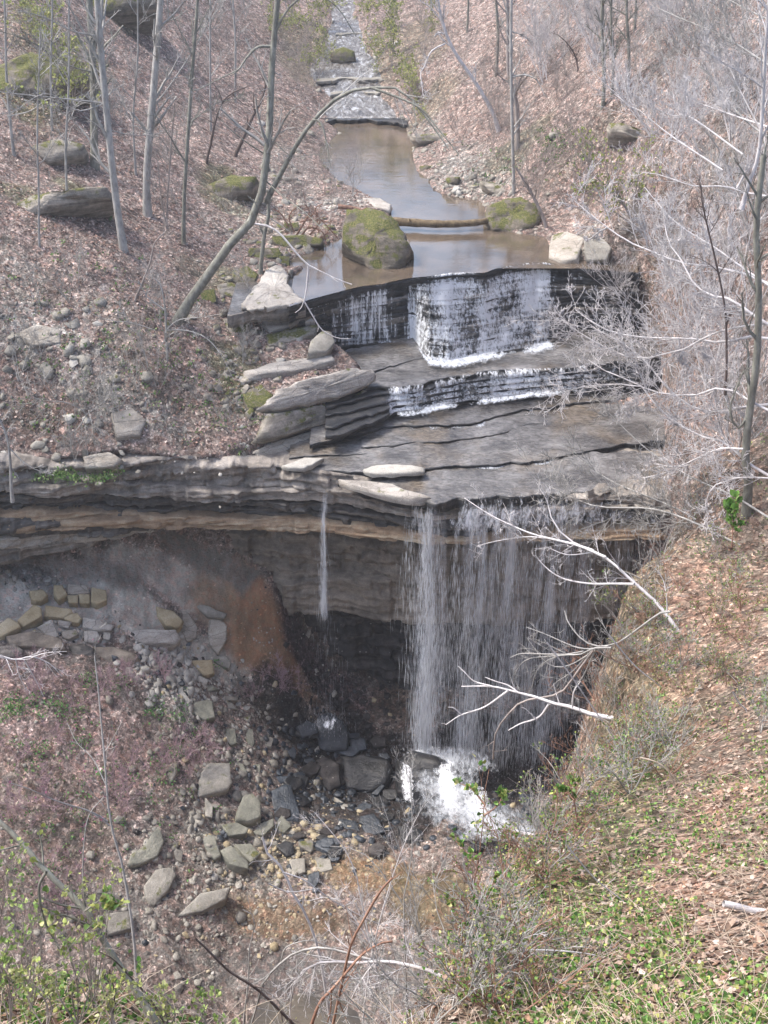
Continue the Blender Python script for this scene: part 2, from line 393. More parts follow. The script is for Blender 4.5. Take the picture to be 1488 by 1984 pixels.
def zN(x, y, fine=True):
    d = sdist(NPOLY, x, y) + .7 * fbm(x * .45, y * .45, s=35, o=4)
    z = tN(x, y)
    if fine: z = z + .12 * fbm(x * .8, y * .8, s=31, o=4)
    o = np.maximum(-d, 0)
    return z - 3.6 * o - .8 * np.minimum(o, 1) ** 2 + .35 * np.minimum(o, 1) * fbm(x * 1.2, y * 1.2, s=33, o=3)
def hit(fn, u, v, t0=3.0, t1=190.0):
    """where the view ray meets a height field (vectorised)"""
    u = np.atleast_1d(np.asarray(u, float)); v = np.atleast_1d(np.asarray(v, float)) + 0 * u
    d = ray(u, v); o = np.array([0, 0, CAMZ])
    T = t0 * (t1 / t0) ** np.linspace(0, 1, 200)
    P = o + d[:, None] * T[None, :, None]
    s = P[..., 2] - fn(P[..., 0], P[..., 1], False)
    below = s < 0
    k = np.where(below.any(1), below.argmax(1), 199); k = np.maximum(k, 1)
    a, b = T[k - 1], T[k]
    for _ in range(12):
        m = .5 * (a + b); p = o + d * m[:, None]
        neg = p[:, 2] < fn(p[:, 0], p[:, 1], False)
        b = np.where(neg, m, b); a = np.where(neg, a, m)
    return o + d * (.5 * (a + b))[:, None]
def nrm(fn, p, e=.6):
    x, y = p[..., 0], p[..., 1]
    gx = (fn(x + e, y, False) - fn(x - e, y, False)) / (2 * e); gy = (fn(x, y + e, False) - fn(x, y - e, False)) / (2 * e)
    return unit(np.stack([-gx, -gy, np.ones_like(gx)], -1))

# ------------------------------------------------------------------ palette
M_ground = mat_ground()
M_tan = mat_rock('pale_tan_sandstone', (.2, .175, .145), (.33, .3, .26), (.43, .4, .355), 3.0, .8, .3, moss=.12, crack=.8)  # pale tan is the stone's own colour
M_pale = mat_rock('pale_weathered_slab', (.21, .19, .17), (.36, .335, .305), (.47, .445, .41), 5.0, .75, .3, moss=.05, crack=1.4)
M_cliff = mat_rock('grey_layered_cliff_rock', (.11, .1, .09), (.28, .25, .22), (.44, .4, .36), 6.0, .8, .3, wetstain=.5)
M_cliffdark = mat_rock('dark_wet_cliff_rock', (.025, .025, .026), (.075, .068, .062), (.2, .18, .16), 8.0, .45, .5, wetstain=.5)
M_orange = mat_rock('orange_stained_ledge_rock', (.2, .13, .08), (.37, .27, .18), (.48, .41, .3), 5.0, .8, .3, wetstain=.2)
M_yellow = mat_rock('yellow_sandstone_block', (.25, .2, .12), (.36, .3, .195), (.44, .385, .28), 2.5, .8, .3)
M_wet = mat_wetledge('wet_stream_ledge', (.05, .047, .046), (.105, .1, .097), (.185, .18, .178), (.13, .095, .055))
M_wetdark = mat_rock('black_wet_step_rock', (.008, .009, .011), (.02, .021, .024), (.055, .052, .05), 9.0, .35, .45)
M_alcove = mat_rock('grey_brown_alcove_wall', (.09, .075, .06), (.2, .17, .14), (.3, .26, .215), 2.6, .8, .3, wetstain=.35)
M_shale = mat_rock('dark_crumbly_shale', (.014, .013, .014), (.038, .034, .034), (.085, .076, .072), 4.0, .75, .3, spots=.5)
M_mossrock = mat_rock('mossy_boulder_rock', (.05, .045, .038), (.14, .125, .1), (.28, .24, .2), 3.0, .85, .2, moss=.66)
M_mosssome = mat_rock('rock_with_moss_patches', (.08, .07, .06), (.24, .22, .19), (.42, .38, .33), 4.0, .85, .2, moss=.45)
M_talus = mat_rock('grey_talus_rock', (.13, .12, .105), (.25, .235, .205), (.38, .36, .32), 1.5, .8, .3, moss=.1)
M_talusg = mat_rock('greenish_grey_talus_rock', (.1, .1, .085), (.2, .2, .165), (.32, .31, .26), 1.5, .8, .3, moss=.15)
M_blue = mat_rock('wet_blue_black_rock', (.012, .015, .02), (.03, .037, .047), (.085, .1, .12), 2.0, .32, .5)
M_white = mat_rock('whitish_broken_sandstone', (.24, .225, .2), (.37, .355, .325), (.48, .465, .43), 1.5, .8, .3)

# ------------------------------------------------------------------ the ground above the falls
LITTER, LITTER2, SOIL, GREY, MOSS, TANR, BROWN, PALE = (.262, .21, .188), (.245, .208, .186), (.17, .145, .12), (.28, .265, .245), (.1, .115, .05), (.34, .31, .27), (.25, .15, .08), (.42, .4, .37)
def paint(x, y, base, blobs, fn, seed):
    col = np.tile(np.array(base, float), (len(x), 1)); fine = np.zeros(len(x))
    n1 = fbm(x * .35, y * .35, s=seed, o=4); n2 = fbm(x * 1.3, y * 1.3, s=seed + 5, o=3)
    for (u, v, ru, rv, c, st, *sm) in blobs:
        c0 = hit(fn, [u, u + ru, u, u], [v, v, v - rv, v + rv])
        rx = abs(c0[1, 0] - c0[0, 0]) + .05; ry = max(abs(c0[2, 1] - c0[3, 1]) / 2, .2)
        sl = (c0[2, 0] - c0[3, 0]) / (c0[2, 1] - c0[3, 1] + 1e-6); sl = np.clip(sl, -1.5, 1.5)
        dx = (x - c0[0, 0] - sl * (y - c0[0, 1])) / rx; dy = (y - c0[0, 1]) / ry
        r = np.sqrt(dx * dx + dy * dy) + .55 * n1 + .35 * n2
        k = (1 - sstep(.65, 1.15, r)) * st
        col = col * (1 - k[:, None]) + np.array(c) * k[:, None]; fine = fine * (1 - k) + (sm[0] if sm else 0.0) * k
    return col * (1 + .12 * n2)[:, None], fine
A_BLOBS = [(150,120,160,60,LITTER2,.6),(60,180,110,60,MOSS,.6),(80,60,110,60,MOSS,.5),(230,25,90,30,MOSS,.45),(60,390,90,28,MOSS,.5),(170,380,70,25,MOSS,.55),
 (40,540,90,70,TANR,.5),(90,640,110,60,GREY,.75),(200,610,70,60,TANR,.45),(180,720,90,60,GREY,.6),(250,800,130,60,GREY,.75),(60,800,90,40,SOIL,.6),
 (380,620,60,50,SOIL,.4),(350,760,120,50,SOIL,.45),(450,700,60,50,MOSS,.55),(470,780,60,40,MOSS,.5),(440,370,70,40,MOSS,.6),(420,430,60,30,TANR,.4),
 (400,530,60,25,MOSS,.5),(520,430,80,40,TANR,.5),(560,330,60,50,GREY,.5),(560,230,60,50,SOIL,.5),(600,90,70,70,MOSS,.35),(780,80,90,60,MOSS,.3),(840,200,60,40,MOSS,.3),
 (880,330,70,40,GREY,.8),(950,350,80,40,GREY,.6),(820,270,50,25,GREY,.5),(1000,290,80,30,MOSS,.35),(1100,300,80,40,SOIL,.4),(1180,240,80,20,SOIL,.6),(1250,170,100,50,GREY,.3),
 (1110,480,60,30,TANR,.7),(1200,430,80,40,LITTER2,.6),(1150,370,90,30,SOIL,.4),(1250,600,120,80,SOIL,.45),(1300,800,120,90,LITTER2,.4),(1400,300,120,120,GREY,.3),(1250,700,60,60,BROWN,.3),
 (700,385,60,14,PALE,.5),(620,395,50,15,PALE,.4),(560,470,60,40,TANR,.3),(360,480,60,60,LITTER,.5),(1240,330,60,25,GREY,.35)]
nc, nr = 430, 430
s = np.linspace(-.62, .62, nc)
lipY = np.interp(s * 44, [-40, -16.5, -8, -5.2, 0, 10, 12.5, 16, 22, 30], [42, 44.9, 46.3, 47.0, 47.2, 47, 43.5, 34, 25, 20])
g = (np.exp(np.linspace(0, 2.1, nr)) - 1) / (math.e ** 2.1 - 1)
Yg = lipY[None] + (235 - lipY[None]) * g[:, None]; Xg = s[None] * Yg
Zg = zA(Xg, Yg)
Xg = np.vstack([Xg[:1], Xg]); Yg = np.vstack([Yg[:1] + .6, Yg]); Zg = np.vstack([Zg[:1] - .6 - 15 * sstep(10.6, 11.5, s * 44)[None], Zg]); nr += 1
cA, fA = paint(Xg.ravel(), Yg.ravel(), LITTER, A_BLOBS, zA, 50)
obj('hillside', mesh_of('hillside', np.stack([Xg, Yg, Zg], -1), gridfaces(nr, nc), cA, fA, smooth=True), M_ground, kind='structure', label='leaf littered valley sides above the falls')

# ------------------------------------------------------------------ stream water above the falls
def ribbon(i0, i1, n=14, dz=0.0):
    t = np.linspace(-.12, 1.12, n)[None, :, None]
    a, b = PL[i0:i1], PR[i0:i1]
    V = a[:, None] * (1 - t) + b[:, None] * t; V[..., 2] = (a[:, None, 2] + dz); return V
M_pool = mat_water('calm_brown_stream_water', (.06, .048, .038), (.13, .1, .075), .5, 2.1, .05)
M_riffle = mat_riffle('rippled_stream_water')
k0 = int(np.argmin(np.abs(vl - 235)))
V = ribbon(0, k0 + 1)
obj('stream', mesh_of('stream', V, gridfaces(V.shape[0], V.shape[1]), smooth=True), M_pool, kind='structure', label='still brown pool feeding the falls')
V = ribbon(k0, len(vl)); V[..., 2] += .03 * vn(V[..., 0] * 2, V[..., 1] * 2, s=2)
obj('stream', mesh_of('stream', V, gridfaces(V.shape[0], V.shape[1]), smooth=True), M_riffle, kind='structure', label='riffled stream farther up the valley')

# ------------------------------------------------------------------ cascade ledges
def line_uv(L, du=4.0):
    L = np.array(L, float); u = np.arange(L[0, 0], L[-1, 0] + .1, du)
    return u, np.interp(u, L[:, 0], L[:, 1]), (np.interp(u, L[:, 0], L[:, 2]) if L.shape[1] > 2 else None)
def ledge(name, L, z, h, back, rise, mat, parent, seed, jag=1.0, nf=3, nb=8, lean=0.0, mat2=None, du=4.0, rough=.02, **kw):
    u, v, zz = line_uv(L, du)
    Z = z if zz is None else zz
    P = at_z(u, v, Z)
    x = P[:, 0]
    j = .16 * vn(x * 1.3, 0 * x, s=seed) + .1 * vn(x * 4.1, 0 * x, s=seed + 1) + .06 * np.round(2 * vn(x * 2.3, 0 * x, s=seed + 2))
    P[:, 1] += j * jag * .75
    rows = []
    for k in range(nb, 0, -1):
        t = k / nb; q = P.copy(); q[:, 1] += back * t; q[:, 2] += rise * t + rough * vn(q[:, 0] * 1.7, q[:, 1] * 1.7, s=seed + 9) ; rows.append(q)
    q = P.copy(); q[:, 1] += .05; q[:, 2] += .0; rows.append(q)
    for k in range(0, nf + 1):
        t = k / nf; q = P.copy(); q[:, 2] -= .02 + h * t
        q[:, 1] += -lean * t + (.07 * vn(q[:, 0] * 3, q[:, 2] * 9 + k, s=seed + 4) + .05 * t) * (t > 0); rows.append(q)
    q = rows[-1].copy(); q[:, 1] += 1.2; rows.append(q)
    V = np.stack(rows)
    o = obj(name, mesh_of(name, V, gridfaces(V.shape[0], V.shape[1])), mat, parent, **kw)
    if mat2:
        o.data.materials.append(mat2); nfc = V.shape[1] - 1
        mi = np.zeros(len(o.data.polygons), np.int32); mi[nfc * nb:] = 1; o.data.polygons.foreach_set('material_index', mi)
    return o
cas = empty('cascade_ledges', (0, 46, 0), kind='structure', label='stepped wet rock ledges under the cascades')
def lerpline(La, Lb, t):
    a, b = np.array(La, float), np.array(Lb, float); u = np.union1d(a[:, 0], b[:, 0])
    return [(x, np.interp(x, a[:, 0], a[:, 1]) * (1 - t) + np.interp(x, b[:, 0], b[:, 1]) * t) for x in u]
LIP = [(620,926),(660,932),(700,942),(740,952),(790,964),(835,976),(865,970),(900,967),(1000,962),(1100,956),(1200,952),(1260,955),(1330,965)]
L1 = [(470,897),(560,904),(640,911),(750,918),(818,919),(824,908),(890,902),(960,901),(1000,896),(1050,893),(1090,884),(1130,875),(1200,862),(1320,850)]
L2b = [(560,888),(620,882),(700,880),(760,878),(800,868),(850,864),(900,857),(950,860),(985,850),(1050,838),(1100,826),(1180,815),(1320,800)]
L2 = [(700,866),(760,862),(810,855),(860,856),(890,850),(935,848),(975,838),(1020,824),(1090,815),(1320,790)]
L3 = [(600,862),(650,850),(700,838),(740,828),(800,824),(870,825),(930,818),(960,806),(1000,796),(1050,790),(1100,783),(1200,772),(1320,760)]
L4 = [(640,845),(700,826),(740,812),(765,795),(800,793),(850,783),(900,775),(1000,762),(1060,755),(1200,745),(1320,735)]
L5 = [(630,768),(700,752),(740,748),(775,752),(810,745),(860,735),(900,726),(950,720),(1000,716),(1050,715),(1100,712),(1200,702),(1320,690)]
L6 = [(620,745),(640,738),(700,728),(735,716),(770,708),(800,700),(855,684),(862,680)]
L7b = [(560,690),(640,668),(700,664),(770,658),(800,652),(830,692),(870,698),(950,682),(1010,672),(1075,660),(1110,640),(1240,640)]
L7 = [(560,596),(600,582),(660,566),(700,556),(740,552),(770,545),(795,540),(830,537),(880,531),(940,530),(960,522),(1000,514),(1040,510),(1070,512),(1110,520),(1160,524),(1240,530)]
ledge('ledge', LIP, 0.0, .5, 3.2, .3, M_wet, cas, 10, mat2=M_wetdark)
ledge('ledge', L1, .36, .24, 3.0, .3, M_wet, cas, 20, mat2=M_wetdark, jag=.6)
ledge('ledge', L2b, .53, .08, 2.2, .22, M_wet, cas, 30, mat2=M_wetdark, jag=.5)
ledge('ledge', L2, .64, .07, 2.0, .25, M_wet, cas, 35, mat2=M_wetdark, jag=.5)
ledge('ledge', L3, .9, .16, 2.5, .42, M_wet, cas, 40, mat2=M_wetdark, jag=.7)
for i, t in enumerate((0, .25, .5, .75)):
    ledge('ledge', lerpline(L4, L5, t), 1.42 + .68 * t, .2, 1.6, .03, M_wetdark, cas, 50 + 7 * i, jag=1.1)
ledge('ledge', L5, 2.12, .2, 4.5, .22, M_wet, cas, 90, mat2=M_wetdark)
ledge('ledge', L6, 2.28, .22, 3.0, .12, M_wet, cas, 95, mat2=M_wetdark)
NS = 11
STEPT = [0, .07, .18, .25, .37, .44, .55, .66, .72, .84, .93]
for i in range(NS):
    t = STEPT[i]
    ledge('ledge', lerpline(L7b, L7, t), 2.4 + 2.8 * t, .36, 1.2, .02, M_wetdark if i % 4 else M_wet, cas, 110 + 7 * i, jag=.8 if i else .6)
ledge('ledge', L7, 5.26, .4, .9, -.25, M_wetdark, cas, 300, jag=.5)

for q_, (L_, z_) in enumerate([([(618,238),(660,232),(700,230),(745,234),(790,240)], 5.6), ([(640,184),(690,176),(760,182)], 6.62), ([(612,158),(670,152),(745,156)], 7.15), ([(630,112),(715,108)], 7.95), ([(650,66),(705,64)], 8.95)]):
    ledge('ledge', L_, z_, .22, 1.6, -.05, M_wetdark if q_ == 0 else M_talus, cas, 330 + q_ * 5, jag=2.5, du=3)
u_, v_, _ = line_uv(L7, 6); Pf = at_z(u_, v_, 5.31); Pf[:, 1] += .12
n_ = 12; Vp = np.stack([Pf * (1 - t) + np.stack([Pf[:, 0] * 1.03, 0 * u_ + 60.6, 0 * u_ + 5.31], -1) * t for t in np.linspace(0, 1, n_)])
obj('stream', mesh_of('stream', Vp, gridfaces(n_, len(u_)), smooth=True), M_pool, kind='structure', label='thin sheet of water sliding to the top edge of the falls')
ledge('ledge', [(440,612),(480,604),(520,600),(560,598),(592,590)], 5.1, .6, 4.5, .15, M_wet, cas, 310, mat2=M_cliff, jag=.7, rough=.06)
# ------------------------------------------------------------------ cliff band and alcove
cliff = empty('cliff', (-8, 43, -2), kind='structure', label='layered overhanging rock band under the lip')
def strata(name, top, bot, Yf, mat, seed, depth=6.0, nf=6, jag=1.0, amp=.12, du=3.5, parent=cliff, **kw):
    ut, vt, _ = line_uv(top, du); L = np.array(bot, float); vb = np.interp(ut, L[:, 0], L[:, 1])
    yf = np.array(Yf, float); Y = np.interp(ut, yf[:, 0], yf[:, 1])
    vt = vt + 1.6 * cell(ut * .022, 0, seed) + .8 * vn(ut * .06, 0 * ut, s=seed); vb = vb + 1.8 * cell(ut * .03, 0, seed + 1) + .8 * vn(ut * .07, 0 * ut, s=seed)
    vb = np.maximum(vb, vt + 2)
    x0 = at_y(ut, vt, Y)[:, 0]
    xw = x0 + .5 * vn(x0 * .6, 0 * x0, s=seed + 8)
    off = .22 * vn(x0 * .5, 0 * x0, s=seed + 2) + .16 * cell(xw * .45, 0, seed + 3) + .09 * cell(xw * 1.3, 0, seed + 4)
    nf = int(nf * 2.4)
    rows = []
    q = at_y(ut, vt, Y); q[:, 1] += depth; rows.append(q)
    for k in range(nf + 1):
        t = k / nf; v = vt * (1 - t) + vb * t
        q = at_y(ut, v, Y); z = q[:, 2]
        q[:, 1] += off * jag + amp * .3 * vn(q[:, 0] * 4, z * 9, s=seed + 5) + amp * 1.3 * cell(xw * .33 + 7.3 * cell(z * 3.1, 3, seed), z * 3.1 + .25 * vn(x0 * .25, 0 * x0, s=seed), seed + 6) + amp * .7 * cell(xw * 1.4 + 5 * cell(z * 5.6, 1, seed), z * 5.6, seed + 7) + (.12 if k in (0, nf) else 0)
        rows.append(q)
    q = rows[-1].copy(); q[:, 1] += depth; rows.append(q)
    V = np.stack(rows)
    return obj(name, mesh_of(name, V, gridfaces(V.shape[0], V.shape[1])), mat, parent, **kw)
# front edge of every layer, left to right in photo columns
T0 = [(-350,905),(0,893),(120,902),(215,905),(240,893),(380,893),(480,900),(560,907),(640,914),(760,940),(835,972),(900,968),(1000,963),(1100,958),(1250,958),(1400,985)]
T1 = [(-350,945),(0,934),(150,934),(240,938),(330,945),(480,948),(560,948),(640,955),(760,985),(850,995),(1000,985),(1250,978),(1400,1000)]
T2 = [(-350,960),(0,958),(100,958),(250,966),(400,970),(480,968),(600,970),(760,1000),(900,1008),(1100,998),(1250,990),(1400,1010)]
T3 = [(-350,990),(0,975),(80,975),(160,978),(260,985),(400,980),(600,985),(760,1012),(900,1020),(1250,1005),(1400,1020)]
T4 = [(-350,1015),(0,1000),(60,990),(150,992),(300,1000),(450,1002),(600,1006),(760,1030),(900,1040),(1250,1022),(1400,1030)]
T5 = [(-350,1030),(0,1020),(100,1012),(200,1006),(300,1008),(450,1014),(600,1022),(760,1042),(900,1050),(1250,1034),(1400,1040)]
T6 = [(-350,1060),(0,1036),(100,1030),(200,1022),(300,1026),(420,1028),(600,1032),(760,1050),(860,1056),(1250,1040),(1400,1050)]
YB = [(-350,42),(0,44.3),(200,45.2),(480,46.3),(640,46.1),(760,45.5),(835,44.95),(1000,44.85),(1250,44.5),(1400,43.8)]
def sh(Y, d): return [(u, y + d) for u, y in Y]
strata('rock_layer', T0, T1, sh(YB, .15), M_cliff, 400, amp=.16)
strata('rock_layer', T1, T2, sh(YB, .0), M_cliff, 410, amp=.1)
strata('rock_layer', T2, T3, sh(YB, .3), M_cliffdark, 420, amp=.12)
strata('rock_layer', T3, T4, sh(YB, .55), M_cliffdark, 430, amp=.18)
strata('rock_layer', T4, T5, sh(YB, .1), M_orange, 440, amp=.08, jag=.7)
strata('rock_layer', T5, T6, sh(YB, -.05), M_orange, 450, amp=.08, jag=.7, depth=7)
strata('rock_layer', [(-350,1020),(0,1008),(90,1006),(160,1016),(290,1024)], [(-350,1050),(0,1042),(90,1040),(160,1040),(290,1030)], [(-350,41.8),(0,44.2),(200,45.4),(300,46.0)], M_cliffdark, 470, depth=3, nf=3)
strata('rock_layer', [(-350,1048),(0,1040),(120,1036),(200,1030),(300,1024)], [(-350,1085),(0,1066),(80,1060),(160,1054),(240,1044),(300,1032)], [(-350,41.7),(0,44.3),(200,45.7),(300,46.4)], M_tan, 480, depth=4, nf=5)
strata('rock_layer', [(-350,1080),(0,1064),(80,1056),(170,1048),(240,1038)], [(-350,1115),(0,1094),(60,1086),(120,1072),(170,1062),(240,1042)], [(-350,42),(0,44.7),(150,45.7),(240,46.6)], M_cliff, 490, depth=4, nf=5)
# dark underside of the overhang, then the alcove's back wall
strata('rock_layer', [(300,1028),(600,1036),(760,1050),(900,1058),(1290,1045)], [(300,1120),(500,1130),(560,1140),(760,1130),(900,1110),(1290,1100)], [(300,50.5),(440,49.3),(560,48.3),(700,48.0),(1290,47)], M_alcove, 500, depth=1, nf=10, amp=.2, jag=1.2, label='grey brown alcove wall under the overhang')
strata('rock_layer', [(500,1115),(560,1125),(760,1115),(900,1100),(1290,1090)], [(500,1190),(600,1190),(640,1186),(800,1206),(1000,1212),(1290,1200)], [(500,48.6),(560,48.1),(700,47.5),(1290,46.6)], M_alcove, 510, depth=1, nf=9, amp=.12)
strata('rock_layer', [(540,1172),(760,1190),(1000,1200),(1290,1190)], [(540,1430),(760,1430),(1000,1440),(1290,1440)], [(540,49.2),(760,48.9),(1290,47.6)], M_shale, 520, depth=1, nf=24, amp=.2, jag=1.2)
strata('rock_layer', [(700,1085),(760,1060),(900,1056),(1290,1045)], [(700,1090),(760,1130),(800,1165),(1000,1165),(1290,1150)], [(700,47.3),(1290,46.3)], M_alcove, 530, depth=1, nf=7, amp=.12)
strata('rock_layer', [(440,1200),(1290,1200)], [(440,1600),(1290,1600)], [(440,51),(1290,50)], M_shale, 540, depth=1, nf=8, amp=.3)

# ------------------------------------------------------------------ lower ground
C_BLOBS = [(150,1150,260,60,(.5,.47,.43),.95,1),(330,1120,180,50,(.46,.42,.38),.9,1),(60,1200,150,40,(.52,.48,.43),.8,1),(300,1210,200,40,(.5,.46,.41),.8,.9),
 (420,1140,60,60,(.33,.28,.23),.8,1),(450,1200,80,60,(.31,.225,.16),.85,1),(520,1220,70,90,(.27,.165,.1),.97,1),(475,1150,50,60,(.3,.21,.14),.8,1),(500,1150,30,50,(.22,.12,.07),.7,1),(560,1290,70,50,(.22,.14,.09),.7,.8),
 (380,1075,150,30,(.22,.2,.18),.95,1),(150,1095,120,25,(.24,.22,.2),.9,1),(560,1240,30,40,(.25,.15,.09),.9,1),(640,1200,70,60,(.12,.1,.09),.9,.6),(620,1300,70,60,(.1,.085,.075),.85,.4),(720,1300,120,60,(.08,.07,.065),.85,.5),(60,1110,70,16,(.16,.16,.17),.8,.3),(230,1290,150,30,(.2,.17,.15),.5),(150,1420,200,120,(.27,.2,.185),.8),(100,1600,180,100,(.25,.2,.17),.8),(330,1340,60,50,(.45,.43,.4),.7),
 (560,1400,90,60,(.05,.045,.04),.9),(650,1340,120,50,(.07,.055,.06),.9),(800,1370,120,40,(.14,.105,.08),.7,.5),(700,1480,160,100,(.03,.028,.03),.95),(950,1480,200,100,(.025,.025,.03),.95),  # basin floor: dark wet rock, with the basin's shade put into the colour
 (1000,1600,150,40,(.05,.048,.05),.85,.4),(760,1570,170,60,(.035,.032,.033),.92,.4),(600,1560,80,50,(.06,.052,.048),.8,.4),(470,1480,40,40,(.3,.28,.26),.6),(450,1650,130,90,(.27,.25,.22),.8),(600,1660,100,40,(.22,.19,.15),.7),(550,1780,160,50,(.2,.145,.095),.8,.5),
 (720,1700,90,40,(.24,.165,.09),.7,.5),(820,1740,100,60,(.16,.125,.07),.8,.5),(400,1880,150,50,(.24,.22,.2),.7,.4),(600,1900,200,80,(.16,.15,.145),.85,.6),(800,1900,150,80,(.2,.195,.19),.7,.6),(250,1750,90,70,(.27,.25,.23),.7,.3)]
nc2, nr2 = 380, 380
s = np.linspace(-.6, .5, nc2); Yg = np.linspace(5, 52, nr2)[:, None] + 0 * s[None]; Xg = s[None] * np.maximum(Yg, 22)
Zg = zC(Xg, Yg)
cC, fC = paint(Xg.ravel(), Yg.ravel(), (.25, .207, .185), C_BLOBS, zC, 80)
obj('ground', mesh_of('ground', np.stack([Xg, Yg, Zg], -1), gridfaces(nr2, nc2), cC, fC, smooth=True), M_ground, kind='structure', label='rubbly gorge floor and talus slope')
N_BLOBS = [(1400,1560,120,60,(.4,.27,.2),.8),(1330,1700,150,120,(.33,.22,.17),.7),(1100,1700,120,90,(.16,.15,.07),.6),(1250,1450,150,100,(.19,.16,.09),.6),(1350,1200,150,120,(.3,.21,.16),.7),(1230,1200,60,100,(.14,.13,.07),.5)]
nc3, nr3 = 260, 300
r = 2.5 + (36 - 2.5) * np.linspace(0, 1, nr3) ** 1.6
s = np.linspace(-1.2, .95, nc3); Yg = r[:, None] + 0 * s[None]; Xg = s[None] * (r[:, None] * .75 + 3.5)
Yg = np.vstack([np.full((1, nc3), -10.0), Yg]); Xg = np.vstack([s[None] * 14, Xg])
Zg = zN(Xg, Yg); Zg = np.maximum(Zg, -17)
cN, fN = paint(Xg.ravel(), Yg.ravel(), (.25, .195, .155), N_BLOBS, zN, 90)
obj('near_bank', mesh_of('near_bank', np.stack([Xg, Yg, Zg], -1), gridfaces(nr3 + 1, nc3), cN, fN, smooth=True), M_ground, kind='structure', label='steep near bank of leaf litter and green sprouts')
# ------------------------------------------------------------------ rocks cut to their outlines
def poly_noise(P, sub, amp, seed):
    """add points on the edges of a 2-D outline and roughen it"""
    Q = []
    n = len(P)
    for i in range(n):
        a, b = P[i], P[(i + 1) % n]; k = sub
        for q in range(k):
            Q.append(a + (b - a) * q / k)
    Q = np.array(Q); r = np.random.default_rng(seed)
    size = np.ptp(Q, axis=0).mean()
    return Q + r.normal(0, amp * size, Q.shape)
def rock(name, px, mat, thick=.3, mode='L', face=.15, dome=.035, fn=None, z=None, parent=None, seed=0, sub=2, drop=1.0, lift=.65, **k):
    px = np.array(px, float); r = np.random.default_rng(seed + 11)
    Pp = poly_noise(px, sub, .012, seed)
    cu, cv = px.mean(0)
    if mode == 'S': cv = px[:, 1].max() - .08 * np.ptp(px[:, 1])
    c = at_z(np.array([cu]), np.array([cv]), z)[0] if z is not None else hit(fn, cu, cv)[0]
    n = nrm(fn, c[None])[0] if z is None else np.array([0, 0, 1.])
    toc = unit(np.array([0, 0, CAMZ]) - c)
    if mode == 'S':
        n = unit(np.array([0, 0, 1]) * (1 - face) + toc * face)
    else:
        n = unit(n * (1 - face) + np.array([0, 0, 1.]) * face * .5 + toc * face * .5)
        c = c + n * thick * lift
    d = ray(Pp[:, 0], Pp[:, 1]); o = np.array([0, 0, CAMZ])
    t = ((c - o) @ n) / (d @ n)
    R0 = o + d * t[:, None]; ctr = R0.mean(0); size = np.linalg.norm(R0 - ctr, axis=1).mean(); m = len(R0)
    down = unit(-n * .75 - np.array([0, 0, .25]))
    if mode == 'S': down = unit(-n * .35 + np.array([0, .75, -.6]))
    def ring(sc, dn, jit, z0=0): return ctr + (R0 - ctr) * sc + down * dn + r.normal(0, jit, (m, 1)) * n + r.normal(0, jit * .5, (m, 3)) + n * z0
    j = size * .035
    h = dome * size * 2
    fr = 1.1 / size
    def rough(Q, amp):
        q = (Q - ctr) * fr; dsp = fbm(q[:, 0] + 9 + seed, q[:, 1], q[:, 2], s=seed, o=3); blk = cell(q[:, 0] * 1.1 + .4 * q[:, 2], q[:, 1] * 1.1 + seed, seed)
        return Q + n * ((dsp * 1.2 + .45 * blk) * amp)[:, None]
    big = (.25 if size > 1.1 else .18) if mode == 'S' else .045
    rings = [rough(ring(sc, 0, j * .25, h * hh), size * big * wt) for sc, hh, wt in ((.22, 1, 1), (.45, .92, 1), (.66, .8, 1), (.84, .62, .9), (.955, .35, .5))]
    rings += [ring(1.0, thick * .08, j * .5), ring(1.0 + .02 * (mode == 'S'), thick * .5, j * 1.2), ring(.97, thick * drop, j)]
    if mode == 'S': rings.append(ring(.8, thick * 1.5, j))
    V = np.vstack([rough(ctr[None] + n * h, size * big)] + rings)
    Fs = [np.array([0, 1 + i, 1 + (i + 1) % m]) for i in range(m)]
    g = gridfaces(len(rings), m, True)[:, ::-1] + 1
    Fs = [tuple(f) for f in Fs] + [tuple(f) for f in g]
    me = mesh_of(name, V - c, Fs)
    me.materials.append(mat)
    ob = bpy.data.objects.new(name, me); C.objects.link(ob)
    if parent:
        ob.parent = parent; ob.location = Vector(c) - parent.location
    else: ob.location = c
    return prop(ob, **k)
A, Cc, Nn = zA, zC, zN
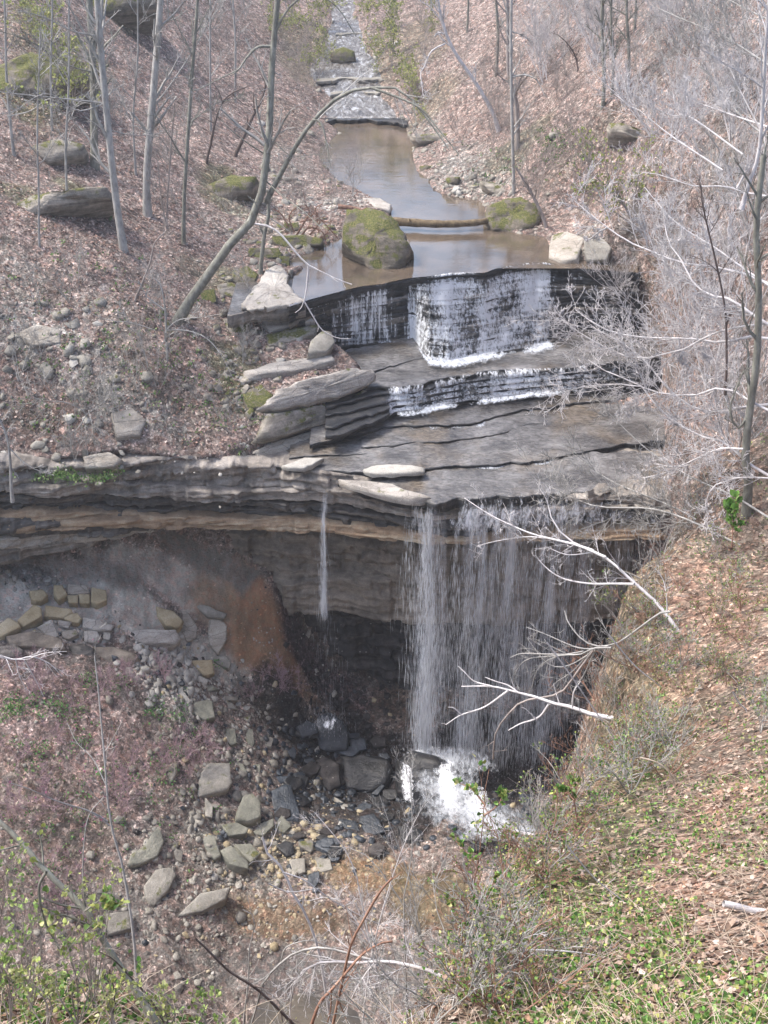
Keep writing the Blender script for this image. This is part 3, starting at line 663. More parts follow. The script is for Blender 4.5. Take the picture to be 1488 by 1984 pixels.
ROCKS = [
 # label, outline, material, thickness, mode, extra
 ('big mossy boulder in midstream right above the falls', [(668,408),(700,400),(740,408),(765,425),(785,450),(800,485),(790,500),(780,520),(745,535),(715,528),(705,508),(680,492),(662,470),(664,440)], M_mossrock, 2.2, 'S', dict(z=5.2, face=.62, dome=.1, sub=4)),
 ('mossy boulder at the right end of the fallen log', [(945,400),(975,385),(1010,383),(1040,395),(1050,420),(1040,445),(1000,457),(955,450),(940,430)], M_mossrock, 2.0, 'S', dict(z=5.25, face=.6, dome=.1, sub=4)),
 ('pale flat slab beside the pool, right of its brown shallows', [(1068,455),(1100,448),(1135,462),(1120,500),(1085,510),(1062,498)], M_tan, .5, 'L', dict(fn=A, face=.35)),
 ('smaller grey slab among twigs beside the pale flat slab', [(1130,465),(1165,460),(1185,480),(1175,505),(1135,505)], M_talus, .5, 'L', dict(fn=A, face=.35)),
 ('flat white stone lying at the pool edge left of the log', [(702,384),(735,384),(758,398),(755,408),(725,402)], M_pale, .3, 'L', dict(z=5.5, fn=A)),
 ('long green moss covered ledge stone left of the pool', [(482,480),(540,480),(548,492),(545,500),(500,502),(480,495)], M_mossrock, .7, 'S', dict(fn=A, face=.6)),
 ('moss topped ledge block at the left bank below the roots', [(527,458),(590,455),(625,462),(628,476),(560,482),(530,472)], M_mossrock, .9, 'S', dict(fn=A, face=.6)),
 ('small mossy hump just under the tangled roots', [(550,434),(578,430),(582,444),(552,450)], M_mossrock, .5, 'S', dict(fn=A, face=.6)),
 ('rounded green stone at the shore beside the small leaning trunk', [(540,495),(562,498),(560,516),(545,510)], M_mossrock, .5, 'S', dict(fn=A, face=.6)),
 ('dark mossy rock beside the white dry ledge', [(450,525),(480,515),(500,530),(495,548),(465,552),(448,545)], M_mossrock, .9, 'S', dict(fn=A, face=.6)),
 ('grey rock with mossy top below the leaning tree', [(420,550),(450,548),(465,560),(460,577),(425,572)], M_mosssome, .8, 'S', dict(fn=A, face=.6)),
 ('upright mossy stone left of the leaning trunk foot', [(385,565),(415,558),(420,585),(397,595)], M_mossrock, .7, 'S', dict(fn=A, face=.6)),
 ('dark square boulder in the leaves left of the falls', [(425,620),(455,610),(482,625),(472,655),(440,658),(425,642)], M_mosssome, .9, 'S', dict(fn=A, face=.5)),
 ('pale stepped slab with green side left of the falls', [(508,622),(545,610),(600,608),(612,622),(560,634),(520,642)], M_pale, .7, 'L', dict(fn=A, face=.3, lift=.9)),
 ('brown block jammed below the pale stepped slab', [(515,650),(560,636),(615,628),(612,645),(560,662),(520,670)], M_mosssome, .7, 'L', dict(fn=A, face=.5)),
 ('pale wedge rock at the foot of the black steps', [(600,660),(625,640),(642,642),(650,662),(632,684),(598,682)], M_talus, .6, 'L', dict(fn=A, face=.5, lift=1.2)),
 ('long narrow pale slab above the big whitish one', [(470,722),(520,705),(580,697),(645,688),(650,700),(600,714),(540,724),(480,734)], M_pale, .4, 'L', dict(fn=A, lift=1.0)),
 ('big whitish sunlit slab beside the middle cascade', [(540,755),(590,735),(640,724),(690,714),(722,717),(730,732),(705,752),(660,770),(600,784),(530,794),(498,792),(520,775)], M_pale, .45, 'L', dict(fn=A, lift=1.4, sub=3)),
 ('mossy brown shelf under the big whitish slab', [(515,806),(600,787),(670,773),(730,748),(745,770),(690,800),(620,822),(540,848),(500,856)], M_mosssome, .7, 'L', dict(fn=A, lift=.8, sub=3)),
 ('mossy crumbling shelf end in the leaves by the whitish slab', [(468,760),(505,745),(530,765),(510,790),(478,792)], M_mossrock, .6, 'L', dict(fn=A, face=.4, lift=.7)),
 ('layered grey slab low on the left of the cascade', [(492,872),(560,846),(640,828),(678,830),(660,846),(600,862),(545,882),(500,890)], M_tan, .35, 'L', dict(fn=A, lift=1.4, sub=3)),
 ('thin pale slab wedge above the cliff edge', [(482,896),(540,876),(608,870),(604,882),(560,896),(520,900)], M_pale, .3, 'L', dict(fn=A, lift=1.7)),
 ('small white slab tip at the orange wet patch', [(545,904),(590,886),(628,887),(606,900),(590,908)], M_white, .2, 'L', dict(z=.55, fn=A)),
 ('creamy strip of dry rock on the straight lip edge', [(702,909),(730,902),(790,901),(822,906),(823,916),(760,919),(705,915)], M_white, .16, 'L', dict(z=.44, fn=A, sub=3)),
 ('smooth grey tongue of rock just under the straight lip', [(655,930),(700,931),(760,940),(810,955),(838,966),(790,966),(720,953)], M_pale, .35, 'L', dict(z=-.05, fn=A)),
 ('long mossy outcrop on the leafy slope at far left', [(-20,414),(60,386),(130,380),(205,365),(214,384),(150,404),(60,422),(-20,440)], M_mosssome, 1.6, 'S', dict(fn=A, face=.6, dome=.15, sub=3)),
 ('dark mossy crag in the upper left woods', [(-20,135),(60,108),(150,118),(175,155),(125,190),(40,200),(-20,195)], M_mossrock, 2.5, 'S', dict(fn=A, face=.6, dome=.2, sub=3)),
 ('mossy crag under the dark hollow at the top of the slope', [(150,10),(210,-20),(300,-10),(300,15),(240,40),(160,48)], M_mossrock, 3, 'S', dict(fn=A, face=.6, dome=.2, sub=3)),
 ('brown mossy lump on the upper slope behind thin trunks', [(60,285),(110,270),(165,280),(160,305),(90,320)], M_mosssome, 1.5, 'S', dict(fn=A, face=.6, dome=.2)),
 ('round green boulder standing far up the stream', [(638,100),(665,93),(688,102),(690,118),(660,127),(640,120)], M_mossrock, 1.6, 'S', dict(z=7.6, face=.6, dome=.3)),
 ('low mossy outcrop halfway up the left bank', [(400,365),(450,340),(498,345),(490,378),(440,392),(405,388)], M_mossrock, 1.4, 'S', dict(fn=A, face=.55, dome=.15)),
 ('small green stone at the far pool shore', [(813,323),(838,321),(840,334),(816,336)], M_mossrock, .6, 'S', dict(z=5.3, face=.6, dome=.3)),
 ('mossy stone at the corner of the gravelly point', [(864,345),(892,344),(890,360),(866,361)], M_mossrock, .6, 'S', dict(fn=A, face=.6, dome=.3)),
 ('dark mossy bar of rock at the top of the right gravel shore', [(930,350),(955,352),(992,376),(978,384),(945,368)], M_mosssome, .8, 'S', dict(fn=A, face=.6)),
 ('undercut grey ledge rock on the far right shore', [(796,262),(850,258),(880,262),(875,274),(810,276)], M_mosssome, .9, 'S', dict(fn=A, face=.6)),
 ('round topped pale stone alone on the right slope', [(1064,258),(1086,257),(1089,266),(1066,268)], M_talus, .6, 'S', dict(fn=A, face=.6, dome=.3)),
 ('shaded ledge on the right slope above the yellow bush', [(1180,238),(1240,248),(1300,258),(1305,272),(1240,268),(1185,256)], M_mosssome, 1.4, 'S', dict(fn=A, face=.6)),
 ('lumpy grey rock on top of the cliff at left', [(160,885),(212,876),(238,892),(222,908),(165,908)], M_tan, .9, 'S', dict(fn=A, face=.6, dome=.15)),
 ('bleached bare rock patch on the left slope', [(35,645),(70,625),(120,640),(118,665),(60,670)], M_tan, .6, 'L', dict(fn=A, lift=.12)),
 ('grey knob of rock above the cliff shrubs', [(215,800),(255,790),(285,815),(270,845),(225,850)], M_tan, .8, 'L', dict(fn=A, lift=.15, dome=.08)),
 ('bright white dry slab at the left edge of the pool', [(466,592),(480,572),(500,548),(515,522),(532,512),(552,520),(560,535),(556,550),(572,566),(590,582),(560,590),(520,594),(490,600)], M_pale, .2, 'L', dict(z=5.36, fn=A, sub=4, lift=.5, dome=0.0)),
 ('grey weathered slab between the whitish slab and the wet ledges', [(630,838),(680,812),(745,790),(790,798),(730,820),(690,838),(640,850)], M_talus, .4, 'L', dict(fn=A, lift=2.2, sub=3)),
 ('striped pale slab running down to the orange wet patch', [(600,868),(660,846),(730,836),(765,840),(700,862),(625,880)], M_pale, .3, 'L', dict(fn=A, lift=2.2, sub=3)),
 ('dark layered block under the tip of the big whitish slab', [(690,780),(735,752),(775,760),(790,775),(740,800),(700,812)], M_wetdark, .6, 'L', dict(fn=A, lift=1.6, sub=3)),
 # ---- lower part
 ('yellow block leaning highest of the two at the far left', [(33,1201),(65,1171),(80,1177),(82,1193),(45,1215)], M_yellow, .8, 'L', dict(fn=Cc, face=.7)),
 ('yellow block cut by the left frame edge below the leaning one', [(-12,1218),(15,1196),(32,1204),(40,1214),(0,1234)], M_yellow, .8, 'L', dict(fn=Cc, face=.7)),
 ('rounded yellowish stone on the grey clay', [(56,1145),(82,1142),(94,1153),(79,1166),(60,1162)], M_yellow, .5, 'L', dict(fn=Cc, face=.6, dome=.12)),
 ('upright yellow stone left of the cracked cluster', [(104,1133),(122,1134),(130,1151),(113,1163),(103,1150)], M_yellow, .5, 'L', dict(fn=Cc, face=.6, dome=.12)),
 ('right hand stone of the cracked yellow cluster', [(177,1137),(206,1143),(207,1163),(187,1171),(175,1166)], M_yellow, .5, 'L', dict(fn=Cc, face=.6)),
 ('long whitish slab with rounded end on the talus', [(236,1226),(290,1218),(342,1221),(351,1237),(339,1248),(278,1249),(248,1236)], M_pale, .6, 'L', dict(fn=Cc, face=.6)),
 ('mustard yellow block alone on the clay slope', [(302,1174),(336,1184),(357,1204),(345,1218),(321,1212),(305,1190)], M_yellow, .7, 'L', dict(fn=Cc, face=.6)),
 ('curved tan slab right of the mustard block', [(354,1183),(367,1189),(383,1216),(380,1237),(363,1242),(354,1225)], M_tan, .3, 'L', dict(fn=Cc, face=.5)),
 ('thin grey slab at the edge of the brown fan', [(366,1165),(402,1175),(440,1190),(435,1199),(402,1195)], M_talus, .3, 'L', dict(fn=Cc, face=.5)),
 ('pinkish slab standing on end against the brown fan', [(402,1201),(423,1196),(441,1213),(438,1240),(423,1267),(405,1249)], M_tan, .3, 'L', dict(fn=Cc, face=.5)),
 ('grey lilac slab below the pinkish one', [(411,1270),(438,1270),(449,1286),(444,1296),(414,1283)], M_talus, .3, 'L', dict(fn=Cc, face=.5)),
 ('square tan block beside the whitish rubble', [(366,1280),(411,1278),(416,1304),(396,1308)], M_yellow, .5, 'L', dict(fn=Cc, face=.5)),
 ('smooth brown end of the long rounded boulder', [(178,1254),(220,1252),(262,1266),(272,1280),(257,1293),(212,1291),(182,1278)], M_alcove, 1.1, 'S', dict(fn=Cc, face=.65, dome=.18)),
 ('dark stained rounded boulder joined to the brown one', [(130,1252),(163,1246),(182,1256),(180,1277),(142,1279)], M_cliffdark, 1.1, 'S', dict(fn=Cc, face=.65, dome=.18)),
 ('low dark boulder at the far left below the white blocks', [(-15,1254),(30,1248),(46,1261),(40,1275),(-15,1276)], M_cliff, 1.1, 'S', dict(fn=Cc, face=.65, dome=.18)),
 ('wide brown grey slab over the dark boulders', [(10,1234),(60,1222),(121,1238),(128,1258),(75,1254),(20,1250)], M_alcove, .7, 'L', dict(fn=Cc, face=.6)),
 ('triangular grey slab under the rubble stream', [(375,1361),(402,1354),(413,1358),(417,1391),(396,1396),(369,1378)], M_talusg, .4, 'L', dict(fn=Cc, face=.5)),
 ('big lying slab with chipped corner in the talus middle', [(388,1496),(404,1478),(445,1478),(450,1516),(443,1530),(385,1543),(383,1537)], M_talus, .5, 'L', dict(fn=Cc, face=.5)),
 ('bulky pale greenish block left of the big black slab', [(458,1572),(472,1542),(488,1537),(506,1551),(506,1585),(480,1594),(458,1588)], M_talusg, .8, 'L', dict(fn=Cc, face=.6, dome=.1)),
 ('big black half dry slab at the edge of the wet rocks', [(523,1534),(549,1518),(563,1521),(582,1575),(579,1594),(533,1591)], M_blue, .7, 'L', dict(fn=Cc, face=.6)),
 ('leaf shaped grey slab lying flat at lower left', [(278,1717),(302,1685),(334,1680),(342,1696),(326,1728),(297,1755),(283,1741)], M_talus, .35, 'L', dict(fn=Cc, face=.3)),
 ('broad greenish slab with a dark lower edge', [(251,1658),(281,1634),(308,1599),(321,1628),(305,1658),(270,1677),(248,1674)], M_talusg, .4, 'L', dict(fn=Cc, face=.3)),
 ('upright mossy splinter of rock in the pinkish scrub', [(324,1481),(345,1475),(340,1502),(326,1529),(302,1518)], M_mosssome, .7, 'S', dict(fn=Cc, face=.6)),
 ('long slanting slab over a dark gap near the gully', [(345,1772),(388,1730),(445,1718),(440,1740),(388,1768)], M_talus, .7, 'L', dict(fn=Cc, face=.4)),
 ('steep grey slab topping the dark notch', [(427,1647),(447,1637),(482,1670),(482,1684),(445,1674)], M_talusg, .7, 'L', dict(fn=Cc, face=.4)),
 ('olive slab leaning against the steep grey slab', [(453,1637),(485,1634),(506,1655),(486,1672)], M_talusg, .5, 'L', dict(fn=Cc, face=.4)),
 ('large wet blue grey rock under the left trickle', [(607,1389),(640,1382),(662,1395),(675,1420),(671,1454),(619,1458),(607,1426)], M_blue, 1.2, 'S', dict(fn=Cc, face=.6, dome=.15)),
 ('wet blue block touching the large wet rock', [(677,1423),(707,1430),(712,1453),(680,1461)], M_blue, .9, 'S', dict(fn=Cc, face=.6, dome=.1)),
 ('layered black outcrop below the wet blue rocks', [(660,1464),(700,1462),(752,1472),(765,1500),(752,1522),(716,1536),(668,1530)], M_wetdark, 1.3, 'S', dict(fn=Cc, face=.6, sub=3)),
 ('rusty layered outcrop left of the black one', [(604,1482),(640,1472),(659,1480),(662,1524),(640,1534),(600,1531)], M_shale, 1.3, 'S', dict(fn=Cc, face=.6, sub=3)),
 ('pointed dark rock splitting the white splash', [(765,1475),(800,1455),(850,1468),(895,1500),(905,1545),(860,1570),(800,1562),(770,1540)], M_wetdark, 1.8, 'S', dict(fn=Cc, face=.6, dome=.25, sub=3)),
 ('smooth wet blue slab at the lower right of the outcrop', [(686,1568),(707,1553),(722,1559),(716,1574),(698,1578)], M_blue, .4, 'L', dict(fn=Cc, face=.6)),
 ('teal wet slab on the brown gravel', [(610,1640),(613,1629),(631,1622),(656,1625),(659,1649),(637,1652)], M_blue, .4, 'L', dict(fn=Cc, face=.5)),
 ('pale blue slab left of the teal one', [(578,1630),(607,1627),(607,1646),(601,1652),(580,1639)], M_talus, .35, 'L', dict(fn=Cc, face=.5)),
 ('dark oval slab alone on the gully gravel', [(598,1694),(618,1687),(620,1704),(608,1723),(595,1714)], M_blue, .3, 'L', dict(fn=Cc, face=.5)),
]
for i, (lab, px, m, th, mode, kw) in enumerate(ROCKS):
    kw = dict(kw); kw.setdefault('fn', A)
    nm = 'boulder' if mode == 'S' else ('rock_slab' if 'slab' in lab or 'ledge' in lab or 'strip' in lab else 'rock')
    rock(nm, px, m, th, mode, seed=i * 7 + 3, label=lab, cat='boulder' if mode == 'S' else ('rock slab' if nm == 'rock_slab' else 'rock'), **kw)
ground_o = bpy.data.objects['ground']; hill_o = bpy.data.objects['hillside']; bank_o = bpy.data.objects['near_bank']
PARTS = [
 ([(130,1153),(151,1153),(151,1168),(133,1168)], M_yellow, .4), ([(151,1150),(174,1151),(174,1169),(154,1168)], M_yellow, .4), ([(130,1131),(169,1134),(174,1149),(130,1151)], M_tan, .4),
 ([(88,1172),(139,1180),(142,1186),(121,1196),(86,1195)], M_yellow, .5), ([(121,1189),(151,1187),(159,1198),(151,1208),(124,1199)], M_yellow, .5),
 ([(160,1195),(193,1201),(221,1213),(215,1222),(181,1221),(160,1213)], M_pale, .5), ([(71,1215),(100,1199),(115,1232),(100,1240)], M_pale, .5), ([(112,1201),(139,1204),(133,1218),(113,1212)], M_pale, .4),
 ([(119,1222),(148,1218),(153,1228),(133,1239),(121,1234)], M_tan, .4), ([(162,1222),(187,1222),(197,1237),(181,1245),(163,1243)], M_pale, .4), ([(200,1223),(215,1226),(212,1240),(200,1238)], M_white, .3),
 ([(437,1412),(455,1410),(460,1440),(447,1444),(437,1430)], M_talusg, .3), ([(466,1412),(490,1412),(494,1440),(482,1462),(468,1445)], M_talusg, .3),
 ([(431,1599),(458,1593),(482,1604),(477,1615),(442,1620)], M_talusg, .4), ([(490,1612),(504,1596),(531,1585),(531,1599),(509,1620)], M_talusg, .4),
 ([(388,1614),(415,1618),(428,1658),(415,1666),(394,1639)], M_talusg, .4), ([(556,1459),(568,1445),(575,1453),(571,1471)], M_blue, .3), ([(529,1504),(562,1503),(565,1516),(532,1516)], M_blue, .3),
 ([(647,1544),(659,1550),(677,1564),(662,1568)], M_talus, .3), ([(743,1577),(758,1575),(764,1589),(752,1595)], M_talus, .3), ([(719,1537),(740,1519),(746,1522),(731,1540)], M_blue, .3),
 ([(622,1559),(656,1559),(656,1577),(628,1575)], M_blue, .3), ([(449,1480),(470,1478),(480,1500),(478,1520),(462,1505)], M_talusg, .3), ([(484,1482),(505,1480),(503,1512),(490,1516)], M_talusg, .3),
 ([(366,1298),(405,1318),(400,1326),(372,1312)], M_white, .2), ([(378,1322),(412,1328),(425,1336),(405,1340)], M_talusg, .25), ([(336,1328),(350,1330),(370,1360),(364,1364)], M_white, .2),
 ([(418,1345),(462,1350),(460,1357),(420,1355)], M_talus, .2), ([(432,1358),(450,1362),(460,1374),(440,1372)], M_talus, .2), ([(398,1545),(412,1560),(412,1585),(398,1580)], M_talus, .3),
 ([(335,1640),(355,1650),(352,1672),(340,1665)], M_talus, .3), ([(205,1770),(250,1765),(255,1800),(210,1810)], M_talus, .4), ([(610,1660),(640,1665),(645,1685),(620,1690)], M_talus, .3),
 ([(560,1665),(590,1662),(592,1690),(570,1695)], M_talus, .3), ([(595,1218),(603,1222),(600,1235),(592,1230)], M_tan, .2), ([(620,1205),(638,1208),(637,1232),(622,1230)], M_talus, .2),
 ([(545,1580),(565,1600),(550,1615),(530,1604)], M_talusg, .3), ([(510,1425),(530,1430),(525,1448),(508,1444)], M_talus, .3), ([(655,1585),(690,1590),(700,1612),(660,1610)], M_blue, .4), ([(700,1600),(735,1590),(745,1612),(712,1622)], M_blue, .4),
 ([(1005,1535),(1035,1540),(1032,1560),(1008,1560)], M_blue, .4), ([(575,1500),(598,1505),(592,1535),(578,1530)], M_wetdark, .4), ([(770,1600),(805,1600),(820,1625),(780,1630)], M_wetdark, .4)]
for i, (px, m, th) in enumerate(PARTS):
    rock('stone', px, m, th, 'L', face=.55, fn=zC, seed=900 + i, sub=2, parent=ground_o, lift=.6)
# loose stones: six shapes, shared; the larger ones are objects, the rubble is one mass
def pebble(seed, flat=.5):
    r = np.random.default_rng(seed); m = 5 + seed % 2
    th = np.arange(m) * 2 * math.pi / m + r.uniform(-.35, .35, m); rr = r.uniform(.7, 1.1, m)
    base = np.stack([rr * np.cos(th) * r.uniform(.6, 1), rr * np.sin(th), 0 * th], -1)
    V = np.vstack([base * .86 + [.04, .03, flat * .7] + base[:, :1] * [0, 0, r.normal(0, .15)], base + r.normal(0, .06, (m, 3)) + [0, 0, flat * .35], base * .92 - [0, 0, flat * .5]])
    Fs = [tuple(range(m))] + [tuple(f[::-1]) for f in gridfaces(3, m, True)] 
    return V, Fs
PEB = [pebble(40 + i, .2 + .09 * i) for i in range(6)]
def rotz(a):
    c, s_ = np.cos(a), np.sin(a); o = 0 * a; l = o + 1
    return np.stack([np.stack([c, -s_, o], -1), np.stack([s_, c, o], -1), np.stack([o, o, l], -1)], -2)
def frame_to(nv):
    """rotation taking +z to nv (n,3)"""
    z = unit(nv); x = unit(np.cross(np.array([0, 1., 0]), z)); y = np.cross(z, x)
    return np.stack([x, y, z], -1)
def region_pts(fn, n, cu, cv, su, sv, seed, shape='g'):
    r = np.random.default_rng(seed)
    if shape == 'g': u, v = cu + su * r.normal(size=n), cv + sv * r.normal(size=n)
    else: u, v = cu + su * r.uniform(-1, 1, n), cv + sv * r.uniform(-1, 1, n)
    return hit(fn, u, v), r
def scatter_stones(name, fn, regs, mats, parent, share, label=None, seed=0):
    """regs: (n, cu, cv, su, sv, smin, smax, material index, shape)"""
    allp, alls, allm, alln = [], [], [], []
    for i, (n, cu, cv, su, sv, a, b, mi, shp) in enumerate(regs):
        p, r = region_pts(fn, n, cu, cv, su, sv, seed + i, shp)
        p[:, 2] = fn(p[:, 0], p[:, 1])
        allp.append(p); alls.append(a + (b - a) * r.random(n) ** 2.2); allm.append(np.where(r.random(n) < .8, mi, r.integers(0, len(mats), n))); alln.append(nrm(fn, p, .3))
    P, S, MI, Nv = map(np.concatenate, (allp, alls, allm, alln))
    r = np.random.default_rng(seed + 99); n = len(P)
    Rm = frame_to(unit(Nv + r.normal(0, .28, (n, 3)))) @ rotz(r.uniform(0, 6.28, n)); kind = r.integers(0, 6, n)
    order = np.argsort(-S); big = order[:share]
    meshes = {}
    for k in big:
        key = (int(kind[k]), int(MI[k]))
        if key not in meshes:
            meshes[key] = mesh_of('stone', *PEB[key[0]]); meshes[key].materials.append(mats[key[1]])
        o = bpy.data.objects.new('stone', meshes[key]); C.objects.link(o); o.parent = parent
        o.location = P[k] + np.array([0, 0, .1 * S[k]]); o.rotation_euler = [float(q) for q in Vector((0, 0, 0))]
        import mathutils
        o.rotation_euler = mathutils.Matrix(Rm[k].tolist()).to_euler(); o.scale = (S[k],) * 3
    rest = order[share:]
    for mi in range(len(mats)):
        VV, FF, off = [], [], 0
        for kd in range(6):
            sel = rest[(kind[rest] == kd) & (MI[rest] == mi)]
            if not len(sel): continue
            V0, F0 = PEB[kd]; nv = len(V0)
            V = np.einsum('nij,vj->nvi', Rm[sel], V0) * S[sel, None, None] + P[sel][:, None]
            VV.append(V.reshape(-1, 3))
            for f in F0:
                f = np.array(f)
                ff = f[None] + (np.arange(len(sel)) * nv)[:, None] + off
                FF.append(ff)
            off += len(sel) * nv
        if VV:
            Fl = [row for blk in FF for row in blk.tolist()]
            obj(name, mesh_of(name, np.vstack(VV), Fl), mats[mi], parent, kind='stuff')
scatter_stones('rubble', zC, [(420, 330, 1295, 42, 30, .06, .3, 3, 'g'), (200, 395, 1345, 45, 25, .05, .22, 3, 'g'), (160, 170, 1225, 60, 18, .05, .16, 3, 'g'), (90, 30, 1120, 60, 14, .05, .2, 0, 'g'),
  (260, 440, 1420, 60, 45, .05, .2, 0, 'g'), (420, 440, 1600, 90, 75, .05, .3, 0, 'g'), (300, 560, 1490, 60, 60, .04, .24, 2, 'g'), (420, 660, 1560, 90, 60, .04, .26, 2, 'g'), (240, 580, 1640, 80, 35, .06, .25, 1, 'g'),
  (260, 560, 1720, 130, 60, .04, .13, 1, 'g'), (300, 350, 1760, 120, 70, .05, .25, 0, 'g'), (160, 690, 1350, 100, 40, .06, .25, 4, 'g'), (200, 520, 1260, 90, 60, .02, .07, 3, 'g'),
  (260, 250, 1500, 250, 150, .03, .12, 0, 'u'), (160, 950, 1590, 110, 30, .08, .3, 2, 'g'), (300, 600, 1850, 250, 90, .03, .09, 0, 'u')],
  [M_talus, M_yellow, M_blue, M_white, M_shale], ground_o, 140, seed=500)
scatter_stones('rubble', zA, [(120, 880, 350, 50, 22, .08, .35, 0, 'g'), (80, 930, 380, 40, 14, .08, .35, 0, 'g'), (60, 620, 400, 40, 12, .08, .3, 2, 'g'), (60, 560, 330, 40, 40, .1, .4, 0, 'g'), (140, 150, 780, 130, 60, .06, .35, 0, 'g'), (80, 80, 640, 80, 40, .06, .4, 0, 'g'),
  (90, 480, 640, 70, 60, .06, .3, 1, 'g'), (70, 470, 770, 40, 50, .08, .35, 1, 'g'), (50, 820, 280, 30, 20, .1, .4, 0, 'g'), (60, 1000, 420, 70, 50, .06, .3, 0, 'g'), (60, 540, 470, 50, 40, .1, .4, 1, 'g'), (60, 660, 130, 40, 50, .1, .5, 0, 'g'), (60, 560, 880, 90, 20, .05, .2, 2, 'g')],
  [M_talus, M_mosssome, M_white], hill_o, 60, seed=700)

scatter_stones('rubble', zA, [(40, 690, 165, 45, 45, .08, .35, 0, 'u'), (30, 660, 245, 25, 20, .1, .4, 1, 'g'), (26, 700, 90, 30, 40, .1, .4, 0, 'u'), (24, 640, 350, 20, 25, .1, .4, 1, 'g'), (20, 790, 255, 14, 14, .1, .4, 0, 'g'), (60, 560, 500, 40, 20, .05, .3, 0, 'g'), (60, 600, 450, 40, 14, .08, .35, 1, 'g')], [M_talus, M_mosssome], hill_o, 50, seed=750)
rq = np.random.default_rng(88)
for i in range(46):
    u_, v_ = (rq.uniform(540, 760), rq.uniform(1400, 1660)) if i < 30 else (rq.uniform(760, 1080), rq.uniform(1560, 1650))
    a_ = rq.uniform(9, 24); b_ = a_ * rq.uniform(.5, .9); k_ = 5; th_ = np.arange(k_) * 2 * math.pi / k_ + rq.uniform(-.4, .4, k_) + rq.uniform(0, 3)
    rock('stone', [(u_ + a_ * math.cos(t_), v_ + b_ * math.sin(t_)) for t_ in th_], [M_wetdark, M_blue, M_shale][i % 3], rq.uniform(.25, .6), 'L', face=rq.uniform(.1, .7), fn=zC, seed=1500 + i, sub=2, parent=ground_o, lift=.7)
# ------------------------------------------------------------------ falling water
M_fall = mat_fall('white_cascade_water', 7.5, .5, .475, .66, .95, (.84, .87, .92))
M_fall2 = mat_fall('white_step_water', 4.2, 1.6, .45, .64, .94, (.82, .85, .9))
M_foam = mat_fall('foam_line_water', 5.0, 4.0, .46, .74, .82, (.62, .66, .72))
M_drop = mat_simple('falling_drops', (.7, .74, .8), (.8, .83, .88), 3, .4, .5, 0)
M_drop.node_tree.nodes['Principled BSDF'].inputs['Alpha'].default_value = .42
def interp1(x, L): L = np.array(L, float); return np.interp(x, L[:, 0], L[:, 1])
def fallsheet(name, rows, densf, mat, label, du=4, off=.14):
    """rows: list of (line, z, toward camera offset); a sheet of falling water through them"""
    us = np.arange(rows[0][3][0], rows[0][3][1], du) if len(rows[0]) > 3 else None
    V, D = [], []
    for ri, rw in enumerate(rows):
        L = np.array(rw[0], float); v = np.interp(us, L[:, 0], L[:, 1])
        P = at_z(us, v, rw[1]); P[:, 1] -= rw[2] - .05 * vn(P[:, 0] * 3, 0 * us + ri * .6, s=77)
        V.append(P); D.append(densf(us, ri / max(1, len(rows) - 1)))
    V = np.stack(V); D = np.stack(D)
    return obj(name, mesh_of(name, V, gridfaces(V.shape[0], V.shape[1]), dens=D, smooth=True), mat, kind='structure', label=label)
rg = (592, 1245)
rows = [(L7, 5.34, -.2, rg), (L7, 5.31, .1), (L7, 5.1, .22)]
for i in range(NS - 1, -1, -1):
    t = STEPT[i]; L = lerpline(L7b, L7, t)
    rows += [(L, 2.4 + 2.8 * t + .03, .1), (L, 2.4 + 2.8 * t - .04, .2)]
def d_main(u, t):
    a = np.interp(u, [588, 600, 640, 690, 705, 750, 775, 788, 796, 830, 1000, 1060, 1068, 1090, 1200, 1245], [0, .3, .42, .66, .64, .58, .25, .4, .86, .7, .7, .9, .4, .22, .2, .0])
    a = a * (.5 if t < .14 else 1.0) + (.09 if int(round(t * (2 * NS + 2))) % 2 else -.05) * (a > .15) + .2 * vn(u * .045, 0 * u + 6 * t, s=9) * (a > .15)
    a = a * (1 + .35 * vn(u * .035, 0 * u + 2 * t, s=8))
    return np.clip(a, 0, 1)
fallsheet('waterfall', rows, d_main, M_fall, 'white upper cascade pouring down black steps')
rg = (735, 1260); rows = [(L5, 2.17, -.1, rg), (L5, 2.13, .1)]
for t in (.75, .5, .25, 0):
    L = lerpline(L4, L5, t); rows += [(L, 1.46 + .68 * t, .08), (L, 1.3 + .68 * t, .2)]
def d_mid(u, t):
    a = np.interp(u, [735, 765, 790, 830, 900, 1000, 1100, 1200, 1260], [0, .65, .75, .45, .6, .68, .55, .4, .1]); a = a * (.5 + .5 * min(1, t * 3))
    return np.clip(a * (1 + .3 * vn(u * .03, 0 * u + t, s=18)), 0, 1)
fallsheet('waterfall', rows, d_mid, M_fall2, 'white water spilling over the middle ledges')
def foam(line, z, u0, u1, dens, w=.35, label='foam line under a ledge', seed=1, up=.12):
    us = np.arange(u0, u1, 4.0); L = np.array(line, float); v = np.interp(us, L[:, 0], L[:, 1]); P = at_z(us, v, z)
    V = []; D = []
    j = .1 * vn(P[:, 0] * 2, 0 * us, s=seed)
    for k, (dy, dz, dd) in enumerate([(.02, up, .0), (-.12, up * .6, .6), (-.2 - w * .4, .03, 1), (-.25 - w, .02, .0)]):
        q = P.copy(); q[:, 1] += dy + j; q[:, 2] += dz; V.append(q)
        D.append(dd * dens * (.7 + .5 * vn(us * .02, 0 * us, s=seed + 3)) * sstep(0, 20, us - u0) * sstep(0, 20, u1 - us))
    V = np.stack(V); return obj('foam', mesh_of('foam', V, gridfaces(4, len(us)), dens=np.clip(np.stack(D), 0, 1), smooth=True), M_foam, kind='structure', label=label)
